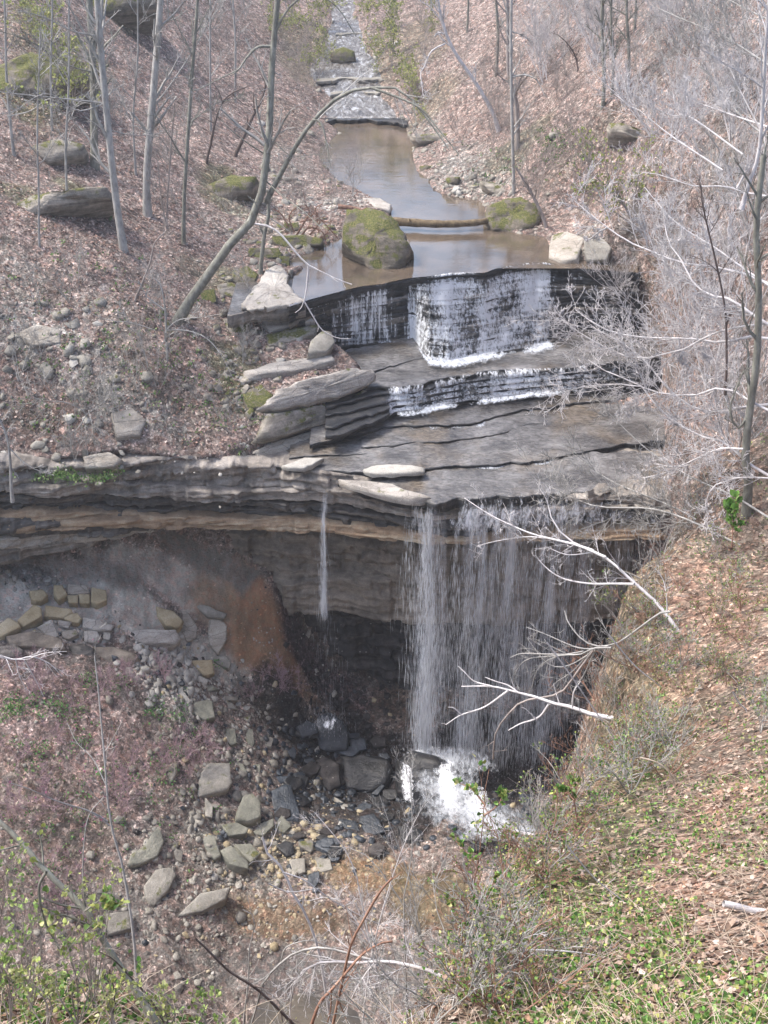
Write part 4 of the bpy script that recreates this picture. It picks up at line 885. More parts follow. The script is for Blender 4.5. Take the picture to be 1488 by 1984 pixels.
foam(L7b, 2.4, 640, 800, .9, .3, 'foam under the left half of the upper cascade'); foam(L7b, 2.38, 796, 1080, 1.5, 1.2, 'broad foam at the foot of the upper cascade', 3)
foam(L4, 1.36, 760, 1230, 1.2, .7, 'foam at the foot of the middle ledges', 5)
foam(L3, .74, 850, 1180, 1.1, .4, 'foam below the curved ledge', 7); foam(L3, .74, 745, 860, .8, .4, 'patchy foam left of the curved ledge', 8)
foam(L1, .2, 880, 1130, .9, .25, 'thin foam line on the lowest ledge', 9); foam(L6, 2.1, 735, 800, 1.1, .7, 'foam below the small left step', 10); foam(L6, 2.1, 800, 862, .7, .3, 'foam at the point of the small left step', 12)
foam([(628,232),(700,230),(780,234)], 5.36, 640, 780, .8, .4, 'white riffle at the head of the pool', 13, .2)
foam([(640,178),(760,178)], 6.6, 640, 750, .5, .4, 'faint riffle far up the stream', 14, .15); foam([(625,150),(740,150)], 7.1, 625, 735, .5, .5, 'white riffle by the distant mossy boulder', 15, .15)
rg = (780, 1330)
rows = [(LIP, .06, -.2, rg), (LIP, .02, .12), (LIP, -.3, .2), (LIP, -.9, .27), (LIP, -1.4, .33)]
rows = [(r_[0], 0.02, r_[2]) + tuple(r_[3:]) for r_ in rows]
M_veil = mat_fall('soft_water_veil', 3.2, .22, .36, .78, .5, (.74, .78, .85))
def veil(u0, hw, z1, dens, label, v0=None, seed=0):
    v_ = np.interp(u0, [p[0] for p in LIP], [p[1] for p in LIP]) if v0 is None else v0
    b = at_z(np.array([u0]), np.array([v_]), 0.0 if v0 is None else -.3)[0]; m = 9; k = 22; s_ = np.linspace(-1, 1, m); V, D = [], []
    for i in range(k):
        t = i / (k - 1); z = b[2] + (z1 - b[2]) * t; w_ = hw * .0215 * (.5 + .8 * t)
        V.append(np.stack([b[0] + s_ * w_ * 1.6 + .15 * vn(z * .5 + 0 * s_, 0 * s_, s=int(u0)), b[1] - .35 - .25 * t + .12 * vn(s_ * 2, 0 * s_ + t * 3, s=seed), 0 * s_ + z], -1))
        D.append(dens * np.exp(-(s_ * 1.7) ** 2) * sstep(0, .1, t + .03) * (1 - .8 * sstep(.93, 1, t)) * np.clip(1 + .35 * float(vn(np.array([t * 5.]), np.array([u0 * .1]))[0]), .5, 1.3) * (s_ ** 2 < .99))
    return obj('falling_water', mesh_of('falling_water', np.stack(V), gridfaces(k, m), dens=np.stack(D), smooth=True), M_veil, kind='structure', label=label)
for i, (u_, hw_, z_, d_, lb_) in enumerate([(836, 24, -13.4, .95, 'main soft veil of falling water left of centre'), (812, 16, -11, .5, 'faint veil left of the main one'), (862, 14, -10, .5, 'faint veil right of the main one'), (905, 20, -13.8, .7, 'second long veil of falling water'), (935, 18, -13.8, .7, 'third long veil of falling water'), (962, 14, -9, .5, 'short veil fading halfway down'),
    (990, 20, -13.9, .75, 'long veil in the middle of the dark basin'), (1020, 16, -12, .5, 'thin veil right of the basin middle'), (1052, 18, -13.9, .65, 'long veil behind the twisted branch'), (1082, 18, -13.9, .7, 'long veil near the right of the basin'), (1112, 16, -13, .5, 'thin veil by the right rim of the basin'), (1145, 20, -11, .4, 'faint veil at the far right of the lip')]):
    veil(u_, hw_, z_, d_, lb_, seed=i)
veil(626, 7, -7, .8, 'narrow veil of the left trickle', 940, 40)
def lipsheet():
    us = np.arange(780, 1330, 4.0); L = np.array(LIP, float); P = at_z(us, np.interp(us, L[:, 0], L[:, 1]), 0.0); V, D = [], []
    for (dy, z, f) in [(.25, .05, .2), (-.1, .03, .45), (-.22, -.25, .55), (-.3, -.6, 1.), (-.36, -1.1, .9), (-.4, -1.8, .3), (-.45, -2.6, 0)]:
        q = P.copy(); q[:, 1] += dy; q[:, 2] = z; V.append(q); D.append(f * np.interp(us, [780, 800, 870, 900, 1000, 1100, 1200, 1330], [0, .15, .2, .6, .58, .52, .5, .2]))
    return obj('waterfall', mesh_of('waterfall', np.stack(V), gridfaces(7, len(us)), dens=np.stack(D), smooth=True), M_fall2, kind='structure', label='white curtain starting over the lowest lip')
lipsheet()
# free falling water: thin streaks gathered in strands
def streaks(name, strands, seed, label):
    r = np.random.default_rng(seed); Ps, Rs = [], []
    for (u0, du, v0, z1, n, spread, den) in strands:
        base = at_z(u0, np.interp(u0, [p[0] for p in LIP], [p[1] for p in LIP]) if v0 is None else v0, 0.0 if v0 is None else -.3)
        h = r.random(n) ** .85; z = base[2] + (z1 - base[2]) * h
        w = du * .0215 * (.35 + 1.0 * h * spread)
        x = base[0] + r.normal(0, 1, n) * w + .25 * vn(z * .5, 0 * z, s=int(u0)) ; y = base[1] - .35 - .25 * h + r.normal(0, .12, n) + r.normal(0, .3, n) * h
        L = r.uniform(.2, .9, n) * (.6 + .7 * h)
        dx = r.normal(0, .02, n) * L
        P = np.stack([np.stack([x, y, z], -1), np.stack([x + dx * .5, y, z - L * .45], -1), np.stack([x + dx, y, z - L], -1)], 1)
        R = np.array([.0015, 1.0, .2])[None] * r.uniform(.004, .0105, n)[:, None] * den
        Ps.append(P); Rs.append(R)
    V, Fq = tubes(np.concatenate(Ps), np.concatenate(Rs), 3)
    return obj(name, mesh_of(name, V, Fq), M_drop, kind='stuff', label=label)
ZF = -13.6
STR = [(838,14,None,-13.4,2600,.9,1.15),(822,9,None,-13.4,900,1.2,1),(805,8,None,-9,260,1.5,.9),(858,8,None,-11,500,1.2,1),(785,10,975,-6,120,1.5,.9),
 (884,8,None,-8,420,1.2,1),(905,10,None,-13.8,900,1.6,1),(925,10,None,-13.8,1000,1.6,1.05),(945,9,None,-13.8,800,1.5,1),(965,8,None,-7,350,1.3,1),
 (985,10,None,-13.9,1000,1.6,1.1),(1008,10,None,-13.9,900,1.6,1),(1030,9,None,-10,420,1.5,1),(1052,10,None,-13.9,800,1.6,1),(1078,9,None,-13.9,850,1.5,1.1),
 (1100,10,None,-13.9,600,1.6,1),(1125,10,None,-12,450,1.6,1),(1150,12,None,-12,320,1.6,.9),(1200,22,None,-5,350,1.2,.9)]
streaks('falling_water', STR, 5, 'thin silvery strands of water falling free into the shaded basin')
streaks('falling_water', [(626,4,940,-6.5,420,1.0,.8),(626,14,940,-12.8,260,1.4,.6)], 6, 'single trickle falling from the left notch of the lip')
# splash on the rocks at the foot
def splash(px_rows, dens, label, seed, Yd=-.35, mat=None):
    V, D = [], []
    n = 16; r = np.random.default_rng(seed)
    for k, (ua, ub, v, Y) in enumerate(px_rows):
        us = np.linspace(ua, ub, n); P = at_y(us, v + 3 * vn(us * .1, 0 * us, s=seed), Y)
        P[:, 1] += .15 * vn(us * .08, 0 * us + k, s=seed + 2); V.append(P)
        e = np.sin(np.linspace(0, math.pi, n)) ** .6; kk = math.sin(math.pi * (k + .3) / (len(px_rows) - .4)) ** .5
        D.append(e * kk * dens)
    V = np.stack(V)
    return obj('white_water', mesh_of('white_water', V, gridfaces(len(px_rows), n), dens=np.stack(D), smooth=True), mat or M_fall, kind='structure', label=label)
def gy(u, v, d): return hit(zC, u, v)[0][1] + d
def rows_on(ua, ub, v0, v1, k, skew=0, d=-.9):
    L = []
    for i in range(k):
        t = i / (k - 1); v = v0 + (v1 - v0) * t; s_ = skew * t
        L.append((ua + s_, ub + s_, v, gy((ua + ub) / 2 + s_, v, d)))
    return L
splash(rows_on(768, 880, 1448, 1480, 5, 5, -1.3), .85, 'spray where the main strand strikes the pointed rock', 31)
splash(rows_on(772, 800, 1470, 1560, 7, 6, -1.9), .95, 'left rivulet running off the pointed rock', 32)
splash(rows_on(835, 885, 1472, 1590, 8, 20, -1.9), .95, 'broad white rivulet down the right of the pointed rock', 33)
splash(rows_on(880, 950, 1520, 1625, 8, 20, -1.3), .95, 'white water fanning out at the foot of the falls', 34)
M_splash = mat_fall('white_splash_water', 3.0, .8, .34, .72, .85, (.62, .66, .72))
splash(rows_on(790, 960, 1445, 1500, 6, 10, -1.6), .55, 'misty head of the splash fan', 36, mat=M_splash)
splash(rows_on(790, 930, 1490, 1600, 9, 25, -2.2), .62, 'broad white splash fan over the dark rocks', 37, mat=M_splash)
splash(rows_on(860, 1010, 1560, 1632, 7, 25, -1.6), .66, 'lower edge of the splash fan reaching the dead log', 38, mat=M_splash)
splash(rows_on(950, 1080, 1590, 1625, 5, 10, -1.2), .45, 'faint spray right of the splash fan', 39, mat=M_splash)
splash(rows_on(600, 665, 1380, 1420, 5, 5, -1.5), .55, 'faint spray on the large wet blue rock', 35)
r_ = np.random.default_rng(3)
def mist(cu, cv, su, sv, n, d, rad):
    u = cu + su * r_.normal(size=n); v = cv + sv * r_.normal(size=n); p = hit(zC, u, np.clip(v, 1380, 1700)); dd = ray(u, v)
    k = r_.uniform(.3, d, n); p = p - unit(dd) * k[:, None]
    P = np.stack([p, p + np.stack([r_.normal(0, .02, n), 0 * k, -r_.uniform(.03, .12, n)], -1), p + np.stack([0 * k, 0 * k, -r_.uniform(.13, .2, n)], -1)], 1)
    return P, np.array([.1, 1, .1])[None] * r_.uniform(.4, 1, n)[:, None] * rad
PM, RM = zip(mist(840, 1470, 45, 25, 900, 2.5, .011), mist(920, 1590, 45, 25, 900, 2, .011), mist(990, 1600, 70, 16, 700, 2, .011), mist(635, 1400, 22, 14, 300, 2, .01), mist(1040, 1480, 60, 60, 700, 3, .009))
V, Fq = tubes(np.concatenate(PM), np.concatenate(RM), 3)
obj('spray', mesh_of('spray', V, Fq), M_drop, kind='stuff', label='spray of drops hanging over the rocks at the foot of the falls')
# shallow outflow below the rocks
M_out = mat_water('dark_shallow_outflow_water', (.05, .045, .04), (.1, .085, .065), 2.0, 1.4, .12, (3, 6, 1))
x = np.linspace(-10, 8, 40); y = np.linspace(20, 34.5, 40); X, Y = np.meshgrid(x, y)
zo = float(np.median(tC(np.array([0., 1., -1.]), np.array([30., 31., 30.])))) - .02
obj('outflow_stream', mesh_of('outflow_stream', np.stack([X, Y, 0 * X + zo], -1), gridfaces(40, 40), smooth=True), M_out, kind='structure', label='dark rippled shallow stream leaving the gully')
# fallen log across the pool
M_log = mat_bark('mossy_brown_log_bark', (.05, .04, .025), (.16, .12, .075), (.24, .2, .12))
lp = resample([at_z(690, 425, 6.1), at_z(760, 429, 5.75), at_z(850, 434, 5.7), at_z(915, 432, 5.7), at_z(944, 428, 5.75)], 22)
V, Fq = tubes(lp[None], (np.linspace(.26, .17, 22) + .015 * np.sin(np.arange(22) * 2.1))[None], 10)
lg = obj('fallen_log', mesh_of('fallen_log', np.vstack([V, lp[-1] + [.02, 0, 0]]), [tuple(f) for f in Fq] + [(V.shape[0] - 10 + i, V.shape[0] - 10 + (i + 1) % 10, V.shape[0]) for i in range(10)], smooth=True), M_log, label='straight brown fallen log bridging the two mossy boulders', cat='log')
for q_, d_ in ((3, [.1, -.2, .4]), (9, [-.1, -.3, .3])):
    V, Fq = tubes(resample([lp[q_], lp[q_] + d_], 4)[None], np.array([[.05, .045, .035, .01]]), 5)
    obj('branch_stub', mesh_of('branch_stub', V, Fq), M_log, lg)
PALE_T = []
# ------------------------------------------------------------------ vegetation helpers
def interp_poly(P, t):
    """P (M,n,3), t (M,K) in 0..1 -> points and directions"""
    M, n, _ = P.shape; f = t * (n - 1); i = np.clip(f.astype(int), 0, n - 2); w_ = (f - i)[..., None]
    a = np.take_along_axis(P, i[..., None].repeat(3, -1), 1); b = np.take_along_axis(P, (i + 1)[..., None].repeat(3, -1), 1)
    return a * (1 - w_) + b * w_, unit(b - a)
def spawn(P, R, k, r, lens, ang=.8, up=.15, tmin=.15, n=5, rf=.6, bend=.12, bias=(0, 0, 0), rmin=.0022):
    M = P.shape[0]; t = tmin + (1 - tmin) * np.sort(r.random((M, k)), axis=1)
    b, d = interp_poly(P, t)
    Rp = R[:, :1] + (R[:, -1:] - R[:, :1]) * t
    rnd = r.normal(size=(M, k, 3)); rnd -= (rnd * d).sum(-1, keepdims=True) * d; rnd = unit(rnd)
    a = ang * r.uniform(.6, 1.25, (M, k, 1))
    dr = unit(d * np.cos(a) + rnd * np.sin(a) + np.array([0, 0, up]) + np.array(bias))
    Lp = np.linalg.norm(np.diff(P, axis=1), axis=2).sum(1)[:, None]
    L = Lp * r.uniform(lens[0], lens[1], (M, k)) * (1 - .45 * t)
    pts = [b]; dd = dr
    for q in range(n - 1):
        dd = unit(dd + r.normal(0, bend, (M, k, 3)) + np.array([0, 0, up * .25])); pts.append(pts[-1] + dd * (L / (n - 1))[..., None])
    P2 = np.stack(pts, 2).reshape(M * k, n, 3)
    r0 = np.maximum(Rp * rf, rmin * 1.15).reshape(-1); R2 = r0[:, None] * np.linspace(1, .35, n)[None]
    return P2, np.maximum(R2, rmin)
def leafmesh(P, D, size, r, cols, var=.25, width=.42, fold=.25):
    """P (N,3) base points, D (N,3) directions, size (N,)"""
    N = len(P); D = unit(D); S = unit(np.cross(D, r.normal(size=(N, 3)))); U = np.cross(S, D)
    T = [(0, 0, 0), (.3, width, fold * .6), (.72, width * .75, fold * .4), (1, 0, -.05), (.72, -width * .75, fold * .4), (.3, -width, fold * .6)]
    V = np.stack([P + size[:, None] * (D * a + S * b + U * c) for a, b, c in T], 1)
    base = (np.arange(N) * 6)[:, None]
    Fq = np.concatenate([base + np.array([[0, 1, 2, 3]]), base + np.array([[0, 3, 4, 5]])])
    cols = np.array(cols); c = cols[r.integers(0, len(cols), N)] * (1 + var * r.normal(size=(N, 1))).clip(.4, 1.8)
    return V.reshape(-1, 3), Fq, np.repeat(c, 6, 0)
M_bpale = mat_bark('pale_grey_bark', (.2, .195, .185), (.36, .35, .335), (.48, .465, .445))
M_bwhite = mat_bark('whitish_twig_bark', (.34, .32, .325), (.54, .52, .525))
M_bgrey = mat_bark('grey_lichened_bark', (.1, .095, .08), (.22, .22, .19), (.34, .34, .3))
M_bdark = mat_bark('dark_brown_bark', (.06, .045, .04), (.14, .11, .1))
M_bred = mat_bark('reddish_cane_bark', (.16, .08, .06), (.3, .18, .13), (.4, .28, .22))
M_bmid = mat_bark('grey_brown_sapling_bark', (.17, .145, .13), (.33, .29, .27))
M_leaf = mat_leafy('thin_leaves', True)
M_dead = mat_leafy('dead_oak_leaves', True)
YG = [(.36, .38, .12), (.3, .34, .1), (.42, .42, .2), (.25, .3, .1)]
GR = [(.1, .22, .045), (.14, .28, .06), (.2, .33, .1), (.08, .17, .05), (.25, .36, .14)]
PK = [(.5, .1, .25), (.6, .2, .35)]
DEADC = [(.32, .225, .17), (.4, .3, .235), (.25, .155, .115), (.52, .43, .36), (.2, .135, .105), (.46, .36, .3), (.35, .22, .15)]
TWR = [0]
def px_limb(px, Ys, n=12):
    px = np.array(px, float); m = resample(px[:, :2], n)
    Y = np.interp(np.linspace(0, 1, n), np.linspace(0, 1, len(Ys)), Ys)
    return at_y(m[:, 0], m[:, 1], Y), Y
def tree(name, cat, label, limbs, bark, seed, fn=None, Y=None, lv=((6, (.3, .5)), (5, (.35, .55)), (3, (.4, .6))), ang=.8, up=.15, bias=(0, 0, 0), leaf=None, group=None, rmin=None, twigbark=None, sink=0.3, wig=.0, trunk='trunk'):
    """limbs: list of (photo outline points from base to tip, base width px, tip width px, distance offsets)"""
    r = np.random.default_rng(seed)
    b = limbs[0][0][0]
    if Y is None: p0 = hit(fn, b[0], b[1])[0]; Y = p0[1]
    p0 = at_y(np.array([b[0]]), np.array([b[1]]), Y)[0]
    root = empty(name, tuple(p0), label=label, cat=cat, group=group)
    LP, LR = [], []
    for i, L in enumerate(limbs):
        px, w0, w1 = L[:3]; dy = L[3] if len(L) > 3 else (0, 0)
        n = 14; P, Yv = px_limb(px, [Y + d for d in dy], n)
        if wig: P = P + np.cumsum(r.normal(0, wig, (n, 3)), 0) * np.linspace(0, 1, n)[:, None]
        t = np.linspace(0, 1, n); dist = np.linalg.norm(P - np.array([0, 0, CAMZ]), axis=1)
        R = (w0 + (w1 - w0) * t ** .9) * .5 * dist / F * (.85 if Y > 40 else 1)
        if i == 0 and sink: R[0] *= 1.3; P[0] -= np.array([0, 0, sink])
        V, Fq = tubes(P[None], R[None], 8 if w0 > 8 else 5)
        obj(trunk if i == 0 else 'branch', mesh_of('limb', V, Fq, smooth=True), bark, root)
        LP.append(P); LR.append(R)
    P = np.array(LP); R = np.array(LR); dist = np.linalg.norm(P.mean((0, 1)) - np.array([0, 0, CAMZ]))
    rm = rmin or dist * .00016
    allP, allR = [], []; lastP = None
    for q, (k, lens) in enumerate(lv):
        if k < 1: continue
        P, R = spawn(P, R, k, r, lens, ang, up, tmin=.2 if q == 0 else .1, rmin=rm, bias=bias, rf=.5)
        allP.append(P); allR.append(R)
    if allP:
        VV, FF, off = [], [], 0
        for P_, R_ in zip(allP, allR):
            V, Fq = tubes(P_, R_, 3); VV.append(V); FF.append(Fq + off); off += len(V)
        obj('twigs', mesh_of('twigs', np.vstack(VV), np.vstack(FF), smooth=True), twigbark or bark, root, kind='stuff')
    if leaf:
        src = allP[-1] if allP else P; per, size, cols = leaf[:3]
        N = int(len(src) * per); idx = r.integers(0, len(src), N); t = r.random((N, 1)); b_, d_ = interp_poly(src[idx], .3 + .7 * t)
        if len(leaf) > 3:   # only inside a photo window: a zone of the crown that has leafed out
            pass
        V, Fq, c = leafmesh(b_[:, 0], d_[:, 0] + r.normal(0, .7, (N, 3)) + [0, 0, .3], size * r.uniform(.6, 1.3, N), r, cols)
        obj('leaves', mesh_of('leaves', V, Fq, c), M_leaf, root, kind='stuff')
    return root
for i_, (u_, v_, w_, lb_) in enumerate([(262, 330, 5, 'thin pale trunk squeezed between the two thick pale ones'), (130, 395, 6, 'thin pale trunk rising behind the long mossy outcrop'), (100, 250, 5, 'thin pale trunk right of the brown mossy lump'), (408, 250, 5, 'thin pale trunk behind the dark crooked snag'), (75, 480, 5, 'thin pale stem in the leaves under the long outcrop'), (455, 190, 5, 'thin distant trunk left of the leaning tree top')]): PALE_T.append((u_, v_, w_, lb_))
LV1 = ((7, (.18, .36)), (5, (.35, .55)), (3, (.4, .6)))
LVT = ((10, (.12, .26)), (5, (.35, .6)), (3, (.4, .6)))       # tall trunks
LVD = ((12, (.22, .42)), (7, (.35, .6)), (4, (.35, .6)))      # dense shrubs
# ---- trees of the left slope
tree('bare_tree', 'tree', 'pale straight trunk with low fork, most prominent on the leafy left slope', [([(242,492),(230,425),(218,330),(205,200),(192,60),(185,-80),(182,-200)],17,11), ([(216,310),(212,240),(203,150),(196,40),(205,-80)],9,5,(0,1)), ([(198,200),(160,195),(110,190),(60,185),(0,178)],4,1.5,(0,-3)), ([(205,250),(260,262),(320,258)],3,1,(0,2)), ([(190,70),(140,60),(90,35),(40,20)],4,1.5,(0,-3)), ([(203,200),(150,215),(90,180),(15,225)],3.5,1,(0,-3))], M_bpale, 1, fn=zA, lv=LVT)
tree('bare_tree', 'tree', 'greyish tall trunk just behind the pale forked one', [([(183,318),(182,240),(180,120),(173,0),(168,-150)],17,12), ([(180,140),(130,125),(60,80),(0,60)],4,1.5,(0,-4))], M_bgrey, 2, fn=zA, lv=LVT)
tree('bare_tree', 'tree', 'slightly curved thick grey trunk rising from the red leaves', [([(285,408),(284,340),(292,240),(302,120),(311,0),(316,-120)],17,12), ([(296,210),(340,150),(390,70),(420,0)],4,1.5,(0,2))], M_bpale, 3, fn=zA, lv=LVT)
tree('bare_tree', 'tree', 'slim faint trunk between the thick grey trunk and the leaning tree', [([(355,472),(357,380),(365,250),(374,120),(383,0),(388,-120)],9,6), ([(365,240),(420,200),(470,190)],3,1,(0,2))], M_bgrey, 4, fn=zA, lv=LVT)
tree('bare_tree', 'tree', 'thin dark double stem beside the faint slim trunk', [([(322,440),(325,380),(330,300),(338,200)],5,3), ([(322,440),(312,380),(305,310)],4,2)], M_bmid, 5, fn=zA, lv=LV1)
tree('leaning_tree', 'tree', 'big mossy leaning tree with an arch of branches over the stream', [([(335,625),(395,545),(440,480),(478,440),(500,405),(512,340),(522,250),(527,120),(538,0),(545,-120)],23,10,(0,0,.5,1,1)),
  ([(515,392),(545,335),(575,280),(612,228),(665,182),(720,170),(775,172),(800,195),(835,240),(870,290)],13,2.5,(.5,-1,-3)), ([(720,170),(770,188),(815,210),(845,245),(890,300)],7,2,(-2,-4)), ([(606,232),(622,238),(632,275),(640,322)],5,2,(-1,-2)),
  ([(524,90),(498,92),(478,112),(462,135),(450,145)],7,3,(1,0)), ([(527,95),(522,160),(521,230)],8,6,(1,.5)), ([(462,135),(420,155),(370,175),(365,120)],3,1,(0,-1)), ([(500,398),(480,380)],4,2), ([(800,195),(806,240),(800,262)],3,1,(-3,-4)),
  ([(515,350),(545,378),(575,400),(600,420),(625,445)],4,1.5,(.5,-3)), ([(535,60),(560,15),(600,-10),(650,10),(690,70)],6,2,(1,0)), ([(520,260),(560,300),(600,300),(640,300)],2.5,1,(.5,-1)), ([(515,300),(470,270),(430,235),(380,175)],3.5,1,(.5,-1))], M_bgrey, 6, fn=zA, lv=((5, (.15, .3)), (4, (.3, .5)), (2, (.4, .6))), twigbark=M_bpale, ang=.9)
tree('drooping_branch', 'branch', 'white drooping limb that hangs in front of the left end of the falls', [([(480,432),(520,438),(545,455),(570,485),(595,512),(620,525),(650,540),(682,551)],6,2.5,(0,-2)), ([(598,514),(594,560),(589,585)],5,3.5,(-1,-1.4)), ([(589,583),(583,597),(572,606)],3,1.5,(-1.4,-1.6)), ([(589,583),(605,610),(625,640),(655,655),(680,656)],4,1.5,(-1.4,-2))], M_bwhite, 7, Y=54, lv=((3, (.1, .2)),), sink=0, trunk='limb')
tree('bare_tree', 'tree', 'small grey stem rooted among the mossy stones by the pool', [([(504,530),(508,490),(513,450),(520,420),(520,370)],10,7)], M_bgrey, 8, fn=zA, lv=((4, (.15, .3)), (3, (.3, .5))))
tree('dead_snag', 'tree', 'dark crooked dead stem on the slope left of the leaning tree', [([(398,318),(408,280),(416,240),(430,200),(450,180),(480,168)],7,3), ([(432,200),(420,170),(400,155)],3,1), ([(416,240),(390,225)],3,1), ([(450,182),(470,200),(485,205)],3,1)], M_bdark, 9, fn=zA, lv=((4, (.2, .4)), (3, (.3, .5))))
tree('dead_snag', 'tree', 'brown leaning stem crossing behind the main mossy trunk', [([(452,308),(470,270),(490,225),(508,190),(516,160)],9,5)], M_bdark, 10, fn=zA, lv=((5, (.2, .4)), (3, (.3, .5))))
tree('bare_shrub', 'shrub', 'thin forked shrub on the slope below the red leaves', [([(325,712),(322,650),(320,600),(312,555),(300,540)],7,3), ([(322,640),(345,620),(385,615),(430,608)],3,1,(0,-1)), ([(322,640),(360,640),(400,655),(430,690),(452,735)],3.5,1.2,(0,-1)), ([(322,655),(275,720),(250,700)],2.5,1), ([(318,600),(285,575),(270,545)],4,1.5), ([(300,640),(255,625),(210,620),(160,600)],2.5,1,(0,-1))], M_bpale, 11, fn=zA, lv=LV1)
tree('bare_shrub', 'shrub', 'shrub with curved stems at the cliff brink left of the slabs', [([(375,720),(378,780),(380,810)],4,2.5), ([(375,755),(410,756),(425,780),(438,805)],4,1.5), ([(372,700),(375,720)],3,1), ([(425,862),(430,820),(445,790),(470,800)],3.5,1,(0,-1)), ([(425,862),(400,820),(380,830)],3,1)], M_bpale, 12, fn=zA, lv=((9, (.4, .8)), (5, (.4, .6)), (3, (.4, .6))), ang=.9)
tree('bare_shrub', 'shrub', 'crooked stem bending down to the left of the leaning trunk', [([(258,590),(275,550),(292,505),(300,470),(330,440)],6,2.5), ([(275,550),(250,545),(235,565)],3,1), ([(262,575),(300,560),(330,545)],2.5,1)], M_bmid, 13, fn=zA, lv=LV1)
tree('bare_tree', 'tree', 'thin trunk at the left frame edge beside the cliff', [([(22,960),(20,900),(14,850),(0,815),(-20,780)],8,4), ([(20,870),(45,895),(75,912),(105,915)],3,1), ([(22,905),(35,925)],2,1)], M_bpale, 14, Y=41, lv=LV1, up=-.1)
tree('bare_shrub', 'shrub', 'low twiggy shrub hanging over the cliff edge', [([(170,800),(130,780),(80,775),(50,760)],3,1,(0,-1)), ([(170,800),(150,830),(120,850)],3,1,(0,-1)), ([(172,795),(180,830),(176,850)],3,1,(0,-1)), ([(172,800),(210,770),(215,740)],3,1)], M_bpale, 15, fn=zA, lv=((10, (.4, .8)), (6, (.4, .6)), (3, (.4, .6))), up=-.1)
tree('bare_tree', 'tree', 'pale slender trunk at the extreme upper left corner', [([(25,290),(18,220),(12,140),(10,40),(5,-60)],7,4), ([(14,225),(60,215),(100,190),(180,202)],3,1,(0,-2))], M_bpale, 16, fn=zA, lv=LVT, leaf=(.5, .14, YG))
for i_, (u_, v_, w_, lb_) in enumerate(PALE_T): tree('bare_tree', 'tree', lb_, [([(u_,v_),(u_-4+i_,v_-110),(u_+5-2*i_,v_-230),(u_+3,v_-420)],w_,w_*.6)], M_bpale, 80 + i_, fn=zA, lv=LVT)
# ---- right of the stream
tree('leaning_tree', 'tree', 'white trunk leaning left above the right stream bank', [([(968,248),(948,205),(918,155),(893,120),(872,85),(858,45),(848,0),(842,-60)],9,5), ([(862,85),(835,100),(822,130),(815,140),(818,170),(820,185)],4,1.5,(0,-2)), ([(858,45),(835,15),(810,0)],3,1), ([(866,66),(850,64),(842,70)],4,3)], M_bwhite, 21, fn=zA, lv=LVT)
tree('bare_tree', 'tree', 'upright pale trunk just right of the white leaning one', [([(996,375),(994,300),(991,180),(990,60),(993,-80)],8,6), ([(992,150),(1015,145),(1040,155),(1055,185)],4,1.5,(0,-1)), ([(994,145),(1010,148)],3,2), ([(993,62),(1015,70),(1035,90)],3,1)], M_bpale, 22, fn=zA, lv=LVT)
tree('bare_tree', 'tree', 'brown trunk standing close behind the upright pale one', [([(1003,290),(1001,200),(986,150),(984,60),(980,-60)],12,6)], M_bmid, 23, fn=zA, lv=LVT)
tree('leaning_tree', 'tree', 'dull brown stem leaning over the boulder at the log end', [([(1060,440),(1045,405),(1030,375),(1012,345),(1000,325)],9,5)], M_bmid, 24, fn=zA, lv=LV1)
tree('bare_tree', 'tree', 'dark curved stem on the open slope right of the trunks', [([(1121,140),(1115,110),(1100,85),(1082,68)],4,2)], M_bdark, 25, fn=zA, lv=LV1)
for i, (u, v, w0, lab) in enumerate([(1168,215,9,'faint grey trunk in the upper right woods'), (1186,190,7,'second faint trunk close to the grey one, a little thinner'), (1216,180,8,'dull trunk at the edge of the pale twig thicket'), (1230,60,6,'short piece of trunk near the top above the thicket'), (905,60,5,'thin dark trunk near the top of the stream valley'), (962,140,7,'slim brown trunk between the two pale ones')]):
    tree('bare_tree', 'tree', lab, [([(u,v),(u+3,v-80),(u-2,v-170),(u+6,v-300)],w0,w0*.6)], M_bgrey, 30 + i, fn=zA, lv=LVT)
tree('birch_like_tree', 'tree', 'slender white trunk near the right frame edge', [([(1440,385),(1455,345),(1470,300),(1477,220),(1482,120),(1490,0),(1494,-80)],8,5), ([(1478,170),(1450,150),(1400,120),(1350,90)],3,1,(0,-1)), ([(1428,365),(1445,330),(1450,300)],4,2)], M_bwhite, 40, Y=33, lv=LVD)
tree('bare_tree', 'tree', 'stout grey trunk at the right edge beside the cascade thicket', [([(1448,990),(1450,930),(1444,880),(1452,800),(1466,700),(1470,560),(1465,440),(1480,300)],17,10), ([(1452,800),(1430,830),(1415,790),(1440,720)],6,3)], M_bgrey, 41, Y=28, lv=LVT)
tree('bare_tree', 'tree', 'thin dark upright stem crossing the long white branches', [([(1408,745),(1408,680),(1405,600),(1390,520),(1362,400),(1358,360)],5,3)], M_bdark, 42, Y=29, lv=LVT)
LW = ((20, (.16, .38)), (8, (.3, .6)), (4, (.35, .6)))
tree('bare_shrub', 'shrub', 'white branching shrub reaching left above the pale flat slab', [([(1530,570),(1440,530),(1360,515),(1325,510),(1292,500),(1255,484),(1217,468),(1177,441),(1142,414),(1113,389)],7,1.5,(0,4)), ([(1500,560),(1440,520),(1384,479),(1357,463),(1319,439),(1287,409),(1249,363)],5,1.5,(0,3)), ([(1177,441),(1160,450),(1145,462),(1135,465)],4,3,(3.5,4)), ([(1255,484),(1250,455),(1240,430),(1230,425)],4,1.5,(3,3))], M_bwhite, 51, Y=29, lv=LW, rmin=.0062, up=.1, sink=0)
